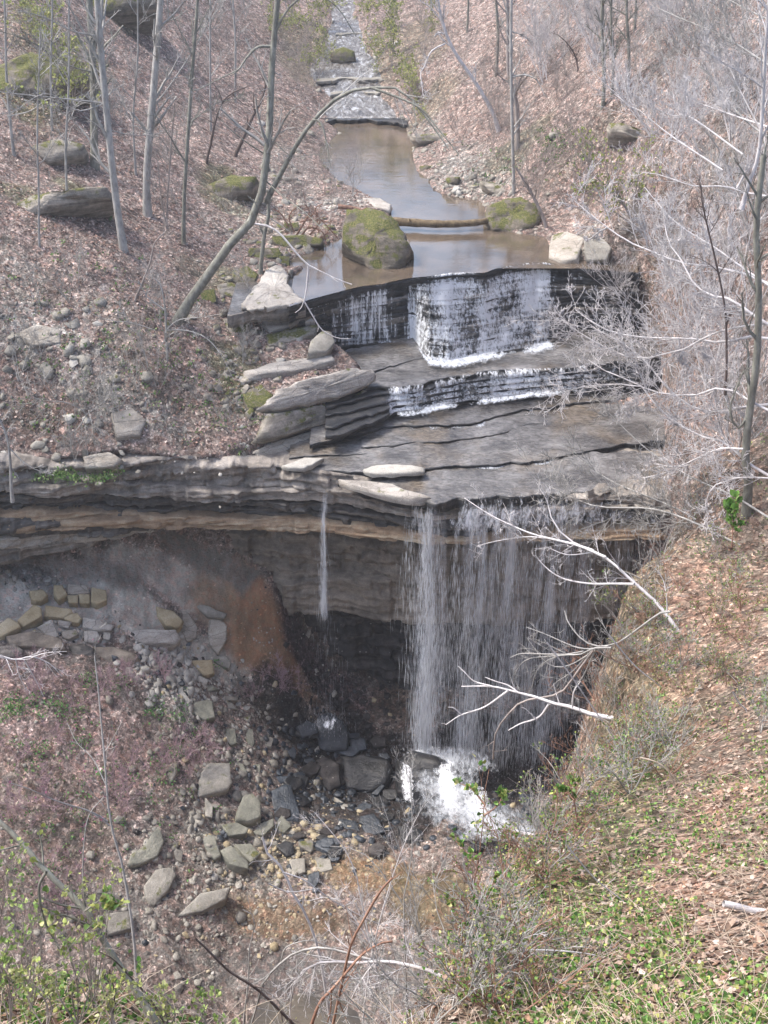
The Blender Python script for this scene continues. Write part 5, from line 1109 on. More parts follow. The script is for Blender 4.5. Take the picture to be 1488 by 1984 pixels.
tree('bare_shrub', 'shrub', 'white shrub with a low sweeping bough at the cascade top', [([(1520,650),(1440,597),(1421,581),(1370,570),(1338,541),(1322,506),(1296,471),(1287,425)],7,2,(0,3)), ([(1560,670),(1486,656),(1446,652),(1421,660),(1397,665),(1373,660),(1330,656),(1276,655),(1222,651),(1177,640),(1147,624),(1115,600)],7,1.5,(0,4)), ([(1315,656),(1318,690),(1320,705),(1332,707)],4,2,(2,2)), ([(1370,660),(1360,675),(1372,700)],3,1.5,(2,2))], M_bwhite, 52, Y=28, lv=LW, rmin=.0062, up=.1, sink=0)
tree('bare_shrub', 'shrub', 'long curving white boughs spread before the middle cascade', [([(1540,780),(1448,788),(1411,795),(1378,799),(1346,791),(1319,775),(1292,751),(1271,724),(1239,689),(1206,665),(1150,635)],7,1.5,(0,4)), ([(1540,620),(1400,640),(1330,675),(1298,683),(1249,695),(1214,691),(1177,675),(1128,648),(1088,619)],5,1.2,(0,4)), ([(1319,775),(1310,800),(1305,820),(1315,825)],4,2,(2,2))], M_bwhite, 53, Y=28, lv=LW, rmin=.0062, up=.1, sink=0)
tree('bare_shrub', 'shrub', 'white boughs arching down toward the lowest ledges', [([(1560,960),(1486,920),(1448,896),(1419,869),(1400,855),(1357,845),(1311,820),(1282,796),(1260,772),(1239,745),(1177,721),(1139,697)],7,1.5,(0,4)), ([(1440,870),(1397,869),(1357,885),(1330,898),(1303,904),(1260,897)],4,1.2,(0,2)), ([(1357,885),(1314,906),(1276,920),(1217,931)],4,1.2,(1,3)), ([(1540,930),(1440,925),(1400,935),(1380,945),(1366,980),(1370,1030)],4,1.5,(0,0))], M_bwhite, 54, Y=27, lv=LW, rmin=.0062, up=.1, sink=0)
tree('bare_shrub', 'shrub', 'level wavy white bough ending over the middle cascade foam', [([(1560,815),(1486,794),(1464,785),(1421,756),(1389,752),(1368,761),(1330,767),(1276,761),(1241,749),(1196,744),(1136,748),(1093,759)],6,1.2,(0,5)), ([(1276,761),(1250,770),(1220,785),(1206,820)],3,1,(3,4))], M_bwhite, 55, Y=27, lv=LW, rmin=.0062, up=.0, sink=0)
tree('bare_shrub', 'shrub', 'fine white spray of twigs high on the right slope', [([(1560,400),(1486,380),(1445,374),(1405,361),(1346,361),(1311,350),(1276,338),(1247,334)],5,1.2,(0,4)), ([(1500,250),(1413,221),(1384,210),(1351,199),(1319,181)],4,1,(0,3)), ([(1440,300),(1335,225),(1303,226),(1282,216),(1220,180)],4,1,(0,3)), ([(1400,330),(1310,270),(1273,242),(1241,215),(1222,207),(1190,181)],4,1,(0,3))], M_bwhite, 56, Y=34, lv=((20, (.2, .4)), (7, (.35, .6)), (4, (.4, .6))), up=.2, sink=0)
tree('bare_shrub', 'shrub', 'grey thicket of twigs at the top right corner', [([(1560,180),(1480,120),(1400,70),(1330,40),(1260,10)],5,1.2,(0,5)), ([(1540,60),(1450,20),(1380,-20)],5,1.2,(0,5)), ([(1540,300),(1440,230),(1370,140),(1300,90)],5,1.2,(0,5))], M_bpale, 57, Y=38, lv=((20, (.25, .45)), (7, (.35, .6)), (4, (.4, .6))), up=.3, sink=0)
tree('bare_shrub', 'shrub', 'tangled pale shrub right of the lip of the main falls', [([(1500,1010),(1420,960),(1350,930),(1280,890),(1230,850),(1170,790)],5,1.2,(0,5)), ([(1480,1100),(1400,1040),(1320,990),(1250,960),(1180,930),(1110,880)],5,1.2,(0,5)), ([(1440,1060),(1340,1010),(1260,985),(1150,980),(1060,940)],5,1.2,(0,5))], M_bpale, 58, Y=27, lv=LW, rmin=.0062, up=.1, sink=0)
tree('spicebush', 'shrub', 'shrub in yellow green bud on the right slope', [([(1230,440),(1210,400),(1190,360),(1170,320),(1150,280)],4,1.2), ([(1230,440),(1230,390),(1240,330),(1260,290)],4,1.2), ([(1230,440),(1190,410),(1160,390),(1130,370)],3.5,1), ([(1230,440),(1200,380),(1150,340),(1120,300)],3.5,1)], M_bmid, 59, Y=50, lv=((12, (.3, .5)), (6, (.4, .6)), (2, (.4, .6))), leaf=(1.6, .1, YG))
tree('bare_tree', 'tree', 'long white limb slanting up-left across the main falls', [([(1345,1270),(1309,1215),(1274,1170),(1224,1125),(1174,1080),(1130,1060),(1094,1040),(1069,1005),(1060,970)],9,2,(0,3)), ([(1174,1080),(1124,1058),(1094,1050),(1060,1042),(1024,1032),(954,1000),(900,965)],6,1.3,(1.2,4)), ([(1150,1066),(1114,1055),(1034,1040),(964,1048),(925,1058)],4,1.2,(1.5,4)), ([(1229,1132),(1190,1131),(1144,1131),(1094,1122),(1064,1105),(1044,1085)],6,1.5,(.8,3)), ([(1150,1070),(1100,1075),(1060,1060)],3,1,(1.5,3))], M_bwhite, 60, Y=23, lv=((9, (.15, .3)), (4, (.3, .5)), (3, (.4, .6))), up=.1, sink=0)
tree('bare_shrub', 'shrub', 'shrub with a hooked white stem at the right of the dark basin', [([(1300,1185),(1279,1188),(1234,1220),(1194,1247),(1154,1252),(1130,1240),(1114,1225),(1098,1200),(1094,1183)],5,2,(0,2))], M_bpale, 61, Y=21.5, lv=((5, (.1, .2)), (3, (.3, .5))), sink=0)
tree('bare_shrub', 'shrub', 'spray of drooping grey twigs in front of the dark basin', [([(1185,1255),(1150,1256),(1125,1268),(1090,1268),(1044,1267),(1010,1266),(989,1274)],4,1.5,(0,2)), ([(1125,1268),(1060,1272),(1020,1278),(1000,1300),(994,1322)],3,1.2,(1,2)), ([(1130,1262),(1070,1275),(1040,1300),(1028,1345)],3,1.2,(1,2)), ([(1150,1256),(1110,1300),(1080,1320),(1060,1340)],3,1.2,(1,2)), ([(1155,1256),(1130,1310),(1115,1330),(1110,1370)],4,1.5,(1,2)), ([(1160,1256),(1100,1290),(1060,1285),(1020,1235)],3,1.2,(1,2)), ([(1170,1256),(1120,1255),(1060,1230),(1020,1215)],3,1.2,(1,2))], M_bpale, 62, Y=21, lv=((5, (.2, .4)), (3, (.3, .6))), up=-.1, sink=0)
tree('dead_branch', 'branch', 'bright white twisted dead branch over the dark splash pool', [([(1190,1392),(1139,1382),(1109,1370),(1069,1362),(1044,1352),(1004,1342),(954,1330),(894,1330)],9,2,(0,2)), ([(954,1330),(919,1320),(900,1302),(887,1290)],4,1.5,(1.5,2)), ([(1064,1364),(1044,1390),(1009,1402),(985,1415)],5.5,2,(.8,1)), ([(985,1338),(939,1370),(894,1385),(864,1404)],5,2,(1.2,1.6)), ([(894,1385),(880,1372),(868,1370)],3,1.5,(1.5,1.5)), ([(1040,1395),(1020,1375),(1010,1370)],3,1.5,(.8,.8)), ([(1004,1342),(985,1328),(960,1320),(940,1312)],3.5,1.5,(1,1.5)), ([(1109,1370),(1112,1340),(1125,1320)],4,2,(.2,.2))], M_bwhite, 63, Y=20, lv=((3, (.1, .22)),), sink=0, trunk='limb')
tree('bare_tree', 'tree', 'dark limb behind the twisted white branch', [([(1150,1260),(1120,1300),(1090,1340),(1060,1350),(1010,1360),(980,1390),(960,1420),(955,1470)],5,3,(0,1))], M_bmid, 64, Y=21.5, lv=((5, (.1, .3)), (3, (.3, .5))), sink=0)
# procedural saplings, copied: the thicket on both hillsides
def sapling(name, label, seed, h=5.0, bark=M_bmid, leaf=None, dens=1.0, spread=.35, group=None, stems=3):
    r = np.random.default_rng(seed); root = empty(name, (0, -500, 0), label=label, cat='shrub' if stems > 1 else 'tree', group=group)
    P = []
    for s_ in range(stems):
        d = np.array([r.normal(0, spread), r.normal(0, spread), 1.0]); p = [np.zeros(3)]
        for q in range(7): d = unit(d + r.normal(0, .1, 3)); p.append(p[-1] + d * h / 7 * r.uniform(.8, 1.2))
        P.append(p)
    P = np.array(P); R = np.linspace(.03, .009, 8)[None] * (h / 5) ** .7 * r.uniform(.7, 1.2, (stems, 1))
    for s_ in range(stems):
        V, Fq = tubes(P[s_:s_+1], R[s_:s_+1], 5); o = obj('stem', mesh_of('stem', V, Fq, smooth=True), bark); o.parent = root
    P2, R2 = spawn(P, R, int(9 * dens), r, (.25, .5), .85, .25, .15, rmin=.006); P3, R3 = spawn(P2, R2, int(6 * dens), r, (.35, .6), .8, .15, rmin=.0045)
    P4, R4 = spawn(P3, R3, 3, r, (.4, .6), .7, .1, n=3, rmin=.004)
    VV, FF, off = [], [], 0
    for a, b in ((P2, R2), (P3, R3), (P4, R4)):
        V, Fq = tubes(a, b, 3); VV.append(V); FF.append(Fq + off); off += len(V)
    o = obj('twigs', mesh_of('twigs', np.vstack(VV), np.vstack(FF), smooth=True), bark, kind='stuff'); o.parent = root
    if leaf:
        N = int(len(P4) * leaf[0]); idx = r.integers(0, len(P4), N); b_, d_ = interp_poly(P4[idx], r.random((N, 1)))
        V, Fq, c = leafmesh(b_[:, 0], d_[:, 0] + r.normal(0, .7, (N, 3)), leaf[1] * r.uniform(.6, 1.3, N), r, leaf[2])
        o = obj('leaves', mesh_of('leaves', V, Fq, c), M_leaf, kind='stuff'); o.parent = root
    return root
def copy_tree(o):
    c = o.copy(); C.objects.link(c)
    for ch in list(o.children):
        d = ch.copy(); C.objects.link(d); d.parent = c
    return c
def plant(protos, fn, zones, seed, group, smin=.7, smax=1.3):
    """zones: (columns and rows of the photo, how many, where that is); every spot gets its own copy"""
    r = np.random.default_rng(seed); q = 0
    for (u0, v0, u1, v1, n, lab) in zones:
        P = hit(fn, r.uniform(u0, u1, n), r.uniform(v0, v1, n))
        for p in P:
            src, used = protos[q % len(protos)]; q += 1
            o = src if not used[0] else copy_tree(src); used[0] = True
            o['label'] = lab; o['group'] = group + ': ' + lab if n > 1 else group
            o.location = (p[0], p[1], float(fn(np.array([p[0]]), np.array([p[1]]))[0]) - .05); o.rotation_euler = (r.normal(0, .1), r.normal(0, .1), r.uniform(0, 6.28)); k = r.uniform(smin, smax); o.scale = (k, k, k)
g = 'bare saplings'
pr = [(sapling('bare_sapling', '', 100 + i, 4.5, M_bwhite if i != 1 else M_bpale, dens=1.2), [False]) for i in range(3)]
plant(pr, zA, [(1150, 40, 1300, 150, 9, 'pale bare sapling between the faint trunks at the upper right'), (1300, 40, 1490, 250, 14, 'pale bare sapling in the dense thicket at the top right corner'), (1200, 170, 1340, 300, 7, 'pale bare sapling above the shaded ledge on the right slope'),
  (1320, 250, 1490, 480, 11, 'pale bare sapling on the slope behind the slender white trunk'), (1180, 500, 1330, 620, 8, 'pale bare sapling at the right end of the upper cascade'), (1340, 480, 1490, 700, 8, 'pale bare sapling behind the thin dark upright stem'), (1290, 700, 1480, 900, 14, 'pale bare sapling beside the middle cascade, left of the stout trunk'), (1000, 20, 1160, 160, 12, 'pale bare sapling high on the slope right of the two pale trunks')], 11, g)
pr = [(sapling('bare_sapling', '', 110 + i, 3.5, M_bmid), [False]) for i in range(2)]
plant(pr, zA, [(800, 40, 900, 150, 7, 'brown bare sapling right of the far stream'), (880, 130, 1000, 250, 7, 'brown bare sapling around the foot of the white leaning trunk'), (1010, 180, 1130, 300, 6, 'brown bare sapling near the round topped pale stone'), (1020, 330, 1120, 430, 5, 'brown bare sapling right of the boulder at the log end'),
  (420, 60, 510, 200, 5, 'brown bare sapling behind the leaning mossy tree'), (540, 130, 610, 300, 5, 'brown bare sapling on the left shore of the riffled stream'), (880, 250, 1000, 330, 5, 'brown bare sapling at the back of the gravelly point'), (570, 370, 640, 440, 5, 'brown bare sapling among the mossy ledges left of the log')], 12, g, .5, 1.0)
pr = [(sapling('budding_shrub', '', 120 + i, 3.6, M_bmid, (1.3, .13, YG)), [False]) for i in range(2)]
plant(pr, zA, [(540, 20, 640, 150, 9, 'yellow green budding shrub left of the far stream'), (710, 30, 830, 160, 8, 'yellow green budding shrub right of the far stream'), (20, 60, 110, 120, 3, 'budding shrub on top of the dark mossy crag'), (100, 130, 190, 230, 4, 'budding shrub just right of the dark mossy crag'), (780, 200, 850, 250, 3, 'budding shrub on the bank above the undercut ledge'), (100, -10, 180, 30, 2, 'budding shrub at the very top left')], 13, 'budding shrubs in the upper valley', .5, 1.1)
pr = [(sapling('bare_shrub', '', 130 + i, 3.0, M_bpale, dens=.9), [False]) for i in range(2)]
plant(pr, zA, [(20, 440, 180, 640, 5, 'thin grey shrub by the bleached rock patch'), (190, 520, 320, 640, 4, 'thin grey shrub below the pale forked trunk'), (20, 660, 200, 780, 7, 'thin grey shrub left of the grey rock knob'), (260, 650, 450, 860, 9, 'thin grey shrub right of the grey rock knob'), (120, 800, 240, 880, 6, 'thin grey shrub at the cliff brink'), (300, 260, 480, 420, 6, 'thin grey shrub on the red leaves near the leaning tree'), (0, 250, 160, 400, 4, 'thin grey shrub near the long mossy outcrop'), (440, 570, 520, 740, 5, 'thin grey shrub left of the pale slabs'), (640, 370, 700, 395, 2, 'thin grey shrub on the rotting wood by the log'), (10, 120, 150, 260, 6, 'thin grey shrub below the dark mossy crag'), (190, 120, 420, 270, 12, 'thin grey shrub high among the straight trunks')], 14, 'thin grey shrubs', .4, .85)
M_bpink = mat_bark('pinkish_twig_bark', (.24, .15, .17), (.38, .27, .3))
pr = [(sapling('bare_shrub', '', 140 + i, 1.6, M_bpink, dens=1.1, spread=.6, stems=4), [False]) for i in range(2)]
plant(pr, zC, [(320, 1430, 420, 1500, 6, 'low pinkish shrub by the upright mossy splinter'), (20, 1300, 160, 1400, 5, 'low pinkish shrub under the dark boulders at left'), (190, 1310, 320, 1400, 5, 'low pinkish shrub left of the whitish rubble'), (0, 1430, 150, 1620, 7, 'low pinkish shrub left of the pink budded sapling'), (220, 1450, 320, 1620, 5, 'low pinkish shrub right of the pink budded sapling'), (490, 1300, 590, 1350, 6, 'low pinkish shrub at the foot of the brown fan'), (0, 1640, 180, 1780, 6, 'low pinkish shrub behind the leaning grey stem')], 15, 'pinkish shrubs on the talus', .5, 1.0)
# ---- fallen branches and the root tangle by the pool
tree('root_tangle', 'roots', 'tangle of reddish brown roots above the mossy ledge stones', [([(575,455),(590,430),(600,410),(590,395)],5,2), ([(585,455),(600,440),(625,450),(632,470)],5,2), ([(570,450),(560,420),(575,400)],4,2), ([(600,455),(620,430),(610,405),(625,395)],4,2), ([(560,440),(545,415),(530,405)],4,2), ([(610,465),(630,455),(640,440)],4,2), ([(580,430),(610,425),(640,432)],4,2)], M_bred, 70, Y=62.5, lv=((6, (.3, .6)), (3, (.4, .6))), sink=0, trunk='root')
tree('fallen_stick', 'stick', 'straight tan stick slanting down to the pool edge', [([(612,415),(632,436),(652,458)],4,2.5)], M_bred, 71, Y=62, lv=(), sink=0, trunk='stick')
tree('fallen_branch', 'branch', 'brown rotting wood lying left of the midstream boulder', [([(655,400),(690,405),(730,420),(765,432)],11,8)], M_bred, 72, Y=65, lv=((3, (.1, .2)),), sink=0, trunk='limb')
tree('fallen_branch', 'branch', 'grey fallen trunk beside the talus slabs leading up-left', [([(505,410),(560,448),(580,470)],3,2)], M_bpale, 73, Y=63, lv=(), sink=0, trunk='limb')
# ------------------------------------------------------------------ near plants
tree('redbud_sapling', 'tree', 'slender sapling with pink buds rising over the talus at left', [([(268,2010),(262,1850),(245,1720),(228,1640),(212,1590),(205,1500),(196,1400),(186,1290),(183,1270)],7,2.5,(0,2)), ([(208,1592),(175,1572),(110,1552),(60,1530),(15,1515)],3.5,1.2,(1,.5)), ([(205,1520),(180,1470),(150,1440),(130,1400)],2.5,1,(1,1.5)), ([(213,1600),(170,1570)],3,2,(1,1)), ([(160,1720),(162,1640),(172,1580),(200,1545)],3,1.5,(.5,1))], M_bpale, 201, Y=11.5, lv=((5, (.08, .2)), (3, (.3, .5))), leaf=(1.2, .022, PK), sink=0)
tree('leaning_sapling', 'tree', 'thick grey leaning stem crossing the lower left corner', [([(330,2030),(290,1960),(240,1885),(190,1805),(165,1760),(90,1690),(35,1625),(-15,1580)],15,9,(0,1)), ([(90,1690),(75,1720),(85,1780),(110,1830),(122,1850)],6,3,(0,0)), ([(165,1765),(205,1735),(215,1720)],4,1.5,(0,0)), ([(122,1850),(180,1790),(240,1745)],3,1,(0,0))], M_bgrey, 202, Y=6.6, lv=((6, (.15, .3)), (4, (.3, .5))), leaf=(1.6, .055, YG + GR[2:3]), sink=0)
tree('dark_stem', 'branch', 'thin dark stem curving out of the lower left greenery', [([(330,2000),(290,1935),(250,1890),(215,1855),(180,1840)],5,2), ([(215,1990),(222,1930),(212,1880)],3.5,2)], M_bdark, 203, Y=6.4, lv=((5, (.15, .3)), (3, (.3, .5))), leaf=(.8, .045, GR), sink=0, trunk='limb')
tree('bare_shrub', 'shrub', 'white radiating twigs at the left edge over the boulders', [([(-20,1268),(30,1278),(60,1272),(95,1285),(120,1310)],4,1.5), ([(30,1276),(38,1310),(50,1335)],2.5,1), ([(45,1276),(65,1310),(85,1350)],2.5,1), ([(60,1274),(90,1265),(130,1262)],2.5,1), ([(20,1276),(0,1270)],3,2)], M_bwhite, 204, Y=33, lv=((6, (.3, .5)), (3, (.3, .5))), sink=0)
tree('bare_shrub', 'shrub', 'arching white bough over the dark gully at bottom centre', [([(930,1925),(880,1905),(830,1880),(780,1868),(740,1862),(680,1866),(640,1862),(600,1872),(575,1895),(565,1930),(560,1980)],9,2.5,(0,.6)), ([(800,1870),(760,1885),(700,1895),(640,1905),(620,1960)],3,1,(.2,.5))], M_bwhite, 211, Y=9.5, lv=((14, (.12, .3)), (6, (.35, .6)), (3, (.4, .6))), up=.0, sink=0)
tree('bare_shrub', 'shrub', 'second pale arch bending down into the gully left of centre', [([(720,1860),(640,1838),(600,1838),(565,1850),(535,1875),(510,1905),(500,1940),(480,2010)],5,4,(0,.4)), ([(545,1862),(555,1835),(600,1822),(640,1836)],3,1.5,(0,0)), ([(505,1915),(540,1940),(560,1990)],2.5,1,(0,0))], M_bpale, 212, Y=9.8, lv=((8, (.12, .3)), (4, (.35, .6)), (2, (.4, .6))), sink=0)
tree('dead_vine', 'vine', 'orange brown dead cane curving up from the bottom edge', [([(596,2010),(618,1946),(642,1919),(676,1879),(702,1849),(736,1828),(760,1824)],7,4,(0,.4)), ([(642,1919),(640,1960),(625,2010)],3,2), ([(650,1925),(665,1960),(680,2000)],3,1.5)], M_bred, 213, Y=9.0, lv=((4, (.1, .2)),), sink=0, trunk='cane')
tree('dead_cane', 'vine', 'reddish bare cane leaning right in front of the gully', [([(640,2010),(668,1880),(682,1825),(709,1775),(736,1728),(760,1701)],6,4.5)], M_bred, 214, Y=9.4, lv=((5, (.08, .2)), (3, (.3, .5))), sink=0, trunk='cane')
tree('bare_sapling', 'tree', 'bare stick with a broken tip left of the gully', [([(645,2010),(618,1842),(608,1815),(592,1771),(565,1728),(548,1684),(518,1654),(508,1622)],5.5,4.5,(0,.6)), ([(548,1690),(590,1705),(630,1735),(700,1775),(760,1800)],3,1.2,(.4,.6)), ([(520,1712),(560,1728),(610,1722)],3,1.2,(.3,.5))], M_bwhite, 215, Y=10.5, lv=((5, (.1, .25)), (3, (.3, .5))), sink=0)
tree('bare_sapling', 'tree', 'short pale upright twig with curled tip by the gully', [([(470,2030),(474,1963),(481,1902),(484,1828),(494,1802),(488,1770),(470,1762)],4.5,1.5)], M_bpale, 216, Y=10.2, lv=((3, (.1, .25)),), sink=0)
tree('dark_stem', 'branch', 'long dark stem slanting down-right through the bottom centre', [([(380,1820),(400,1838),(444,1882),(501,1919),(568,1984),(600,2020)],4,6)], M_bdark, 217, Y=8.5, lv=((5, (.1, .2)), (3, (.3, .5))), leaf=(.5, .035, YG), sink=0, trunk='limb')
for i, (px, lab) in enumerate([([(790,2010),(783,1788),(783,1734),(797,1667),(798,1580),(795,1500)], 'tall thin whitish stem in the thicket below the splash'), ([(740,1930),(699,1741),(692,1700),(669,1647),(632,1600),(610,1575)], 'slim pale stem leaning left out of the thicket'), ([(850,1990),(800,1734),(786,1677),(756,1600),(735,1540)], 'long pale stem leaning left across the white water'),
    ([(700,2010),(720,1850),(760,1700),(790,1620),(820,1560)], 'thin twiggy stem leaning right below the wet rocks'), ([(860,2010),(830,1850),(760,1720),(700,1650),(640,1640)], 'low twiggy stem bowed to the left over the gravel'), ([(760,2010),(750,1900),(700,1800),(650,1740),(600,1745)], 'bushy bare stem crossing behind the arching bough')]):
    tree('bare_sapling', 'tree', lab, [(px, 4, 1.2, (0, .8))], M_bwhite if i % 2 else M_bpale, 220 + i, Y=10.5 + .3 * (i % 3), lv=((12, (.12, .3)), (6, (.3, .6)), (4, (.4, .6))), sink=0, ang=.7, rmin=.0016)
def green(name, lab, px, w, Y, seed, cols, size=.05, per=3.0, bark=M_bred, lv=((7, (.12, .28)), (3, (.3, .6))), **k):
    return tree(name, 'shrub', lab, [(p, w, 1.2, (0, .2)) for p in px], bark, seed, Y=Y, lv=lv, leaf=(per, size, cols), sink=0, up=.35, **k)
green('leafy_sapling', 'green tipped sapling standing in front of the white splash', [[(902,2000),(900,1850),(905,1770),(925,1680),(935,1600),(940,1530),(948,1490)], [(940,1560),(915,1530),(885,1515)], [(938,1580),(965,1560),(975,1535)], [(925,1680),(895,1640),(870,1620)], [(903,1790),(880,1760),(860,1735)], [(905,1770),(940,1745),(960,1700)]], 4.5, 8.6, 231, GR + YG, .05, 2.2, rmin=.0014)
green('leafy_sapling', 'small leafy sprout right of the dark basin', [[(1120,1600),(1110,1540),(1095,1490)], [(1112,1550),(1090,1530),(1075,1545)]], 3, 12.5, 232, GR + YG, .07, 2.5)
green('leafy_sapling', 'bright green upright sprout beside the stout grey trunk', [[(1418,1060),(1422,1000),(1430,950)], [(1420,1010),(1410,975)]], 3, 25, 233, GR[1:3], .16, 2.5)
for i, (u, v, Y, h) in enumerate([(20,1990,6.2,150),(90,2000,6.0,120),(150,1990,6.3,170),(230,2010,6.0,110),(60,1960,6.6,210),(310,2010,6.1,100),(400,2020,6.2,90),(180,1960,6.9,250),(0,1900,7.0,230)]):
    r = np.random.default_rng(300 + i)
    labs = ['leafy bush in the very corner at lower left', 'low yellow green bush right of the corner bush', 'taller leafy bush in front of the leaning grey stem', 'low leafy clump at the foot of the pink budded sapling', 'loose leafy bush rising along the left frame edge', 'small green clump right of the pink budded sapling', 'little leafy clump at the bottom below the dark stems', 'tall sparse bush with yellowish leaves over the talus', 'sparse leafy twigs entering from the left frame edge']
    green('leafy_bush', labs[i], [[(u, v), (u + r.normal(0, 18), v - h * .5), (u + r.normal(0, 35), v - h)] for _ in range(5)], 3, Y, 240 + i, [(.45, .48, .2), (.36, .42, .14), (.5, .52, .28)] if i % 2 else [(.26, .38, .12), (.4, .48, .18), (.3, .4, .16)], .036, 1.6, bark=M_bmid, lv=((6, (.3, .5)), (3, (.35, .6))), rmin=.0012)
# bank shrubs: rooted on the near bank, spread over its face
rb = np.random.default_rng(77)
spots = [(1250,1180),(1220,1260),(1200,1330),(1260,1340),(1330,1290),(1180,1430),(1260,1430),(1340,1390),(1420,1320),(1130,1500),(1200,1520),(1300,1480),(1390,1450),(1080,1560),(1150,1590),(1040,1620),(1000,1680),(1100,1680),(960,1740),(1050,1760),(940,1820),(1010,1860),(960,1930),(1060,1940),(1450,1240),(1380,1200),(1470,1380),(1320,1100),(1400,1080),(1460,1140),(1290,1240),(1380,1130),(1210,1390),(1150,1540),(985,1650),(925,1860)]
pr = [(sapling('budding_shrub', '', 150 + i, 1.5, [M_bred, M_bpale, M_bmid][i], (.9, .045, GR + YG), dens=.8, spread=.6, stems=4), [False]) for i in range(3)]
plant(pr, zN, [(1200, 1180, 1340, 1350, 9, 'fresh leaved shrub on the upper bank right of the dark basin'), (1350, 1060, 1480, 1260, 8, 'fresh leaved shrub on the bank below the stout grey trunk'), (1170, 1380, 1330, 1540, 9, 'fresh leaved shrub on the bank right of the twisted white branch'), (1360, 1300, 1480, 1470, 6, 'fresh leaved shrub above the bare leaf patch at the right'), (1030, 1540, 1160, 1700, 7, 'fresh leaved shrub on the bank right of the splash'), (940, 1690, 1060, 1880, 5, 'fresh leaved shrub right of the green tipped sapling'), (920, 1880, 1050, 1980, 4, 'fresh leaved shrub near the bottom edge of the bank')], 16, 'budding shrubs on the near bank', .5, .95)
pr = [(sapling('bare_bramble', '', 160 + i, 1.7, [M_bpale, M_bred][i], None, dens=.6, spread=.8, stems=5), [False]) for i in range(2)]
plant(pr, zN, [(1160, 1200, 1220, 1420, 5, 'bare bramble on the rim beside the shaded basin'), (1080, 1430, 1180, 1560, 3, 'bare bramble on the rim above the white splash'), (985, 1580, 1080, 1720, 3, 'bare bramble on the rim right of the white dead log'), (900, 1740, 1010, 1950, 3, 'bare bramble around the green tipped sapling'), (1220, 1060, 1330, 1200, 5, 'bare bramble at the top of the near bank rim'), (1200, 1400, 1400, 1540, 4, 'bare bramble on the open near bank'), (1180, 1230, 1250, 1330, 6, 'bare bramble leaning over the edge near the hooked white stem'), (1150, 1330, 1230, 1420, 6, 'bare bramble at the edge behind the twisted white branch'), (1040, 1480, 1130, 1590, 7, 'bare bramble on the ragged edge beside the splash')], 17, 'bare brambles on the near bank', .5, .9)
pr = [(sapling('bare_bramble', '', 170 + i, 1.9, [M_bwhite, M_bpale][i], None, dens=.75, spread=.9, stems=5), [False]) for i in range(2)]
plant(pr, zN, [(560, 1995, 700, 2050, 3, 'pale bramble tangle at the bottom centre around the arching bough'), (700, 1995, 860, 2050, 4, 'pale bramble tangle at the bottom left of the green tipped sapling'), (860, 1900, 930, 1990, 3, 'pale bramble under the green tipped sapling')], 18, 'pale brambles along the bottom', .5, .85)
# ---- litter: dead leaves, sprouts and dry stalks covering the near bank
def bank_points(n, seed, y0=5.2, y1=31, xr=(-.62, .52), pw=1.5):
    r = np.random.default_rng(seed)
    y = y0 * (y1 / y0) ** (r.random(n) ** pw); x = (r.uniform(xr[0], xr[1], n)) * (y + 3)
    d = sdist(NPOLY, x, y); k = d > -1.6; x, y = x[k], y[k]
    u = 744 + F * x / (y * CP + (CAMZ - zN(x, y, False)) * SP); k = (u > -60) & (u < 1560); x, y = x[k], y[k]
    p = np.stack([x, y, zN(x, y)], -1); return p, nrm(zN, p, .2), r
p, nv, r = bank_points(70000, 401)
patch = fbm(p[:, 0] * .55, p[:, 1] * .55, s=61, o=3)
keep = r.random(len(p)) < np.clip(.66 + .9 * patch, .2, 1)
pd, nd = p[keep], nv[keep]; N = len(pd)
tang = unit(np.cross(nd, r.normal(size=(N, 3)))); D = unit(tang + nd * r.uniform(-.1, .65, (N, 1)))
sz = r.uniform(.05, .125, N)
def deadleaf(P, D, S, size, r):
    """curled, lobed oak leaf"""
    S = unit(S - (S * D).sum(-1, keepdims=True) * D); U = np.cross(S, D); cu = r.uniform(-.25, .45, len(P))[:, None]
    T = [(0, 0, 0), (.22, .2, 1), (.42, .36, 1), (.6, .2, .5), (.8, .26, .8), (1, 0, .3), (.8, -.26, .8), (.6, -.2, .5), (.42, -.36, 1), (.22, -.2, 1)]
    V = np.stack([P + size[:, None] * (D * a + S * b + U * (c * cu * (abs(b) * 1.4 + .2 * a))) for a, b, c in T], 1)
    base = (np.arange(len(P)) * 10)[:, None]
    Fq = np.concatenate([base + np.array([q]) for q in ([0, 1, 2, 3], [0, 3, 4, 5], [0, 5, 6, 7], [0, 7, 8, 9])])
    return V, Fq
ctrl_d = np.linalg.norm(pd - np.array([0, 0, CAMZ]), axis=1)
order = np.argsort(ctrl_d / sz); inview = []
S_ = unit(np.cross(nd, D))
col = np.array(DEADC)[r.integers(0, len(DEADC), N)] * (1 + .22 * r.normal(size=(N, 1))).clip(.5, 1.6)
V, Fq = deadleaf(pd + nd * .02, D, S_, sz, r)
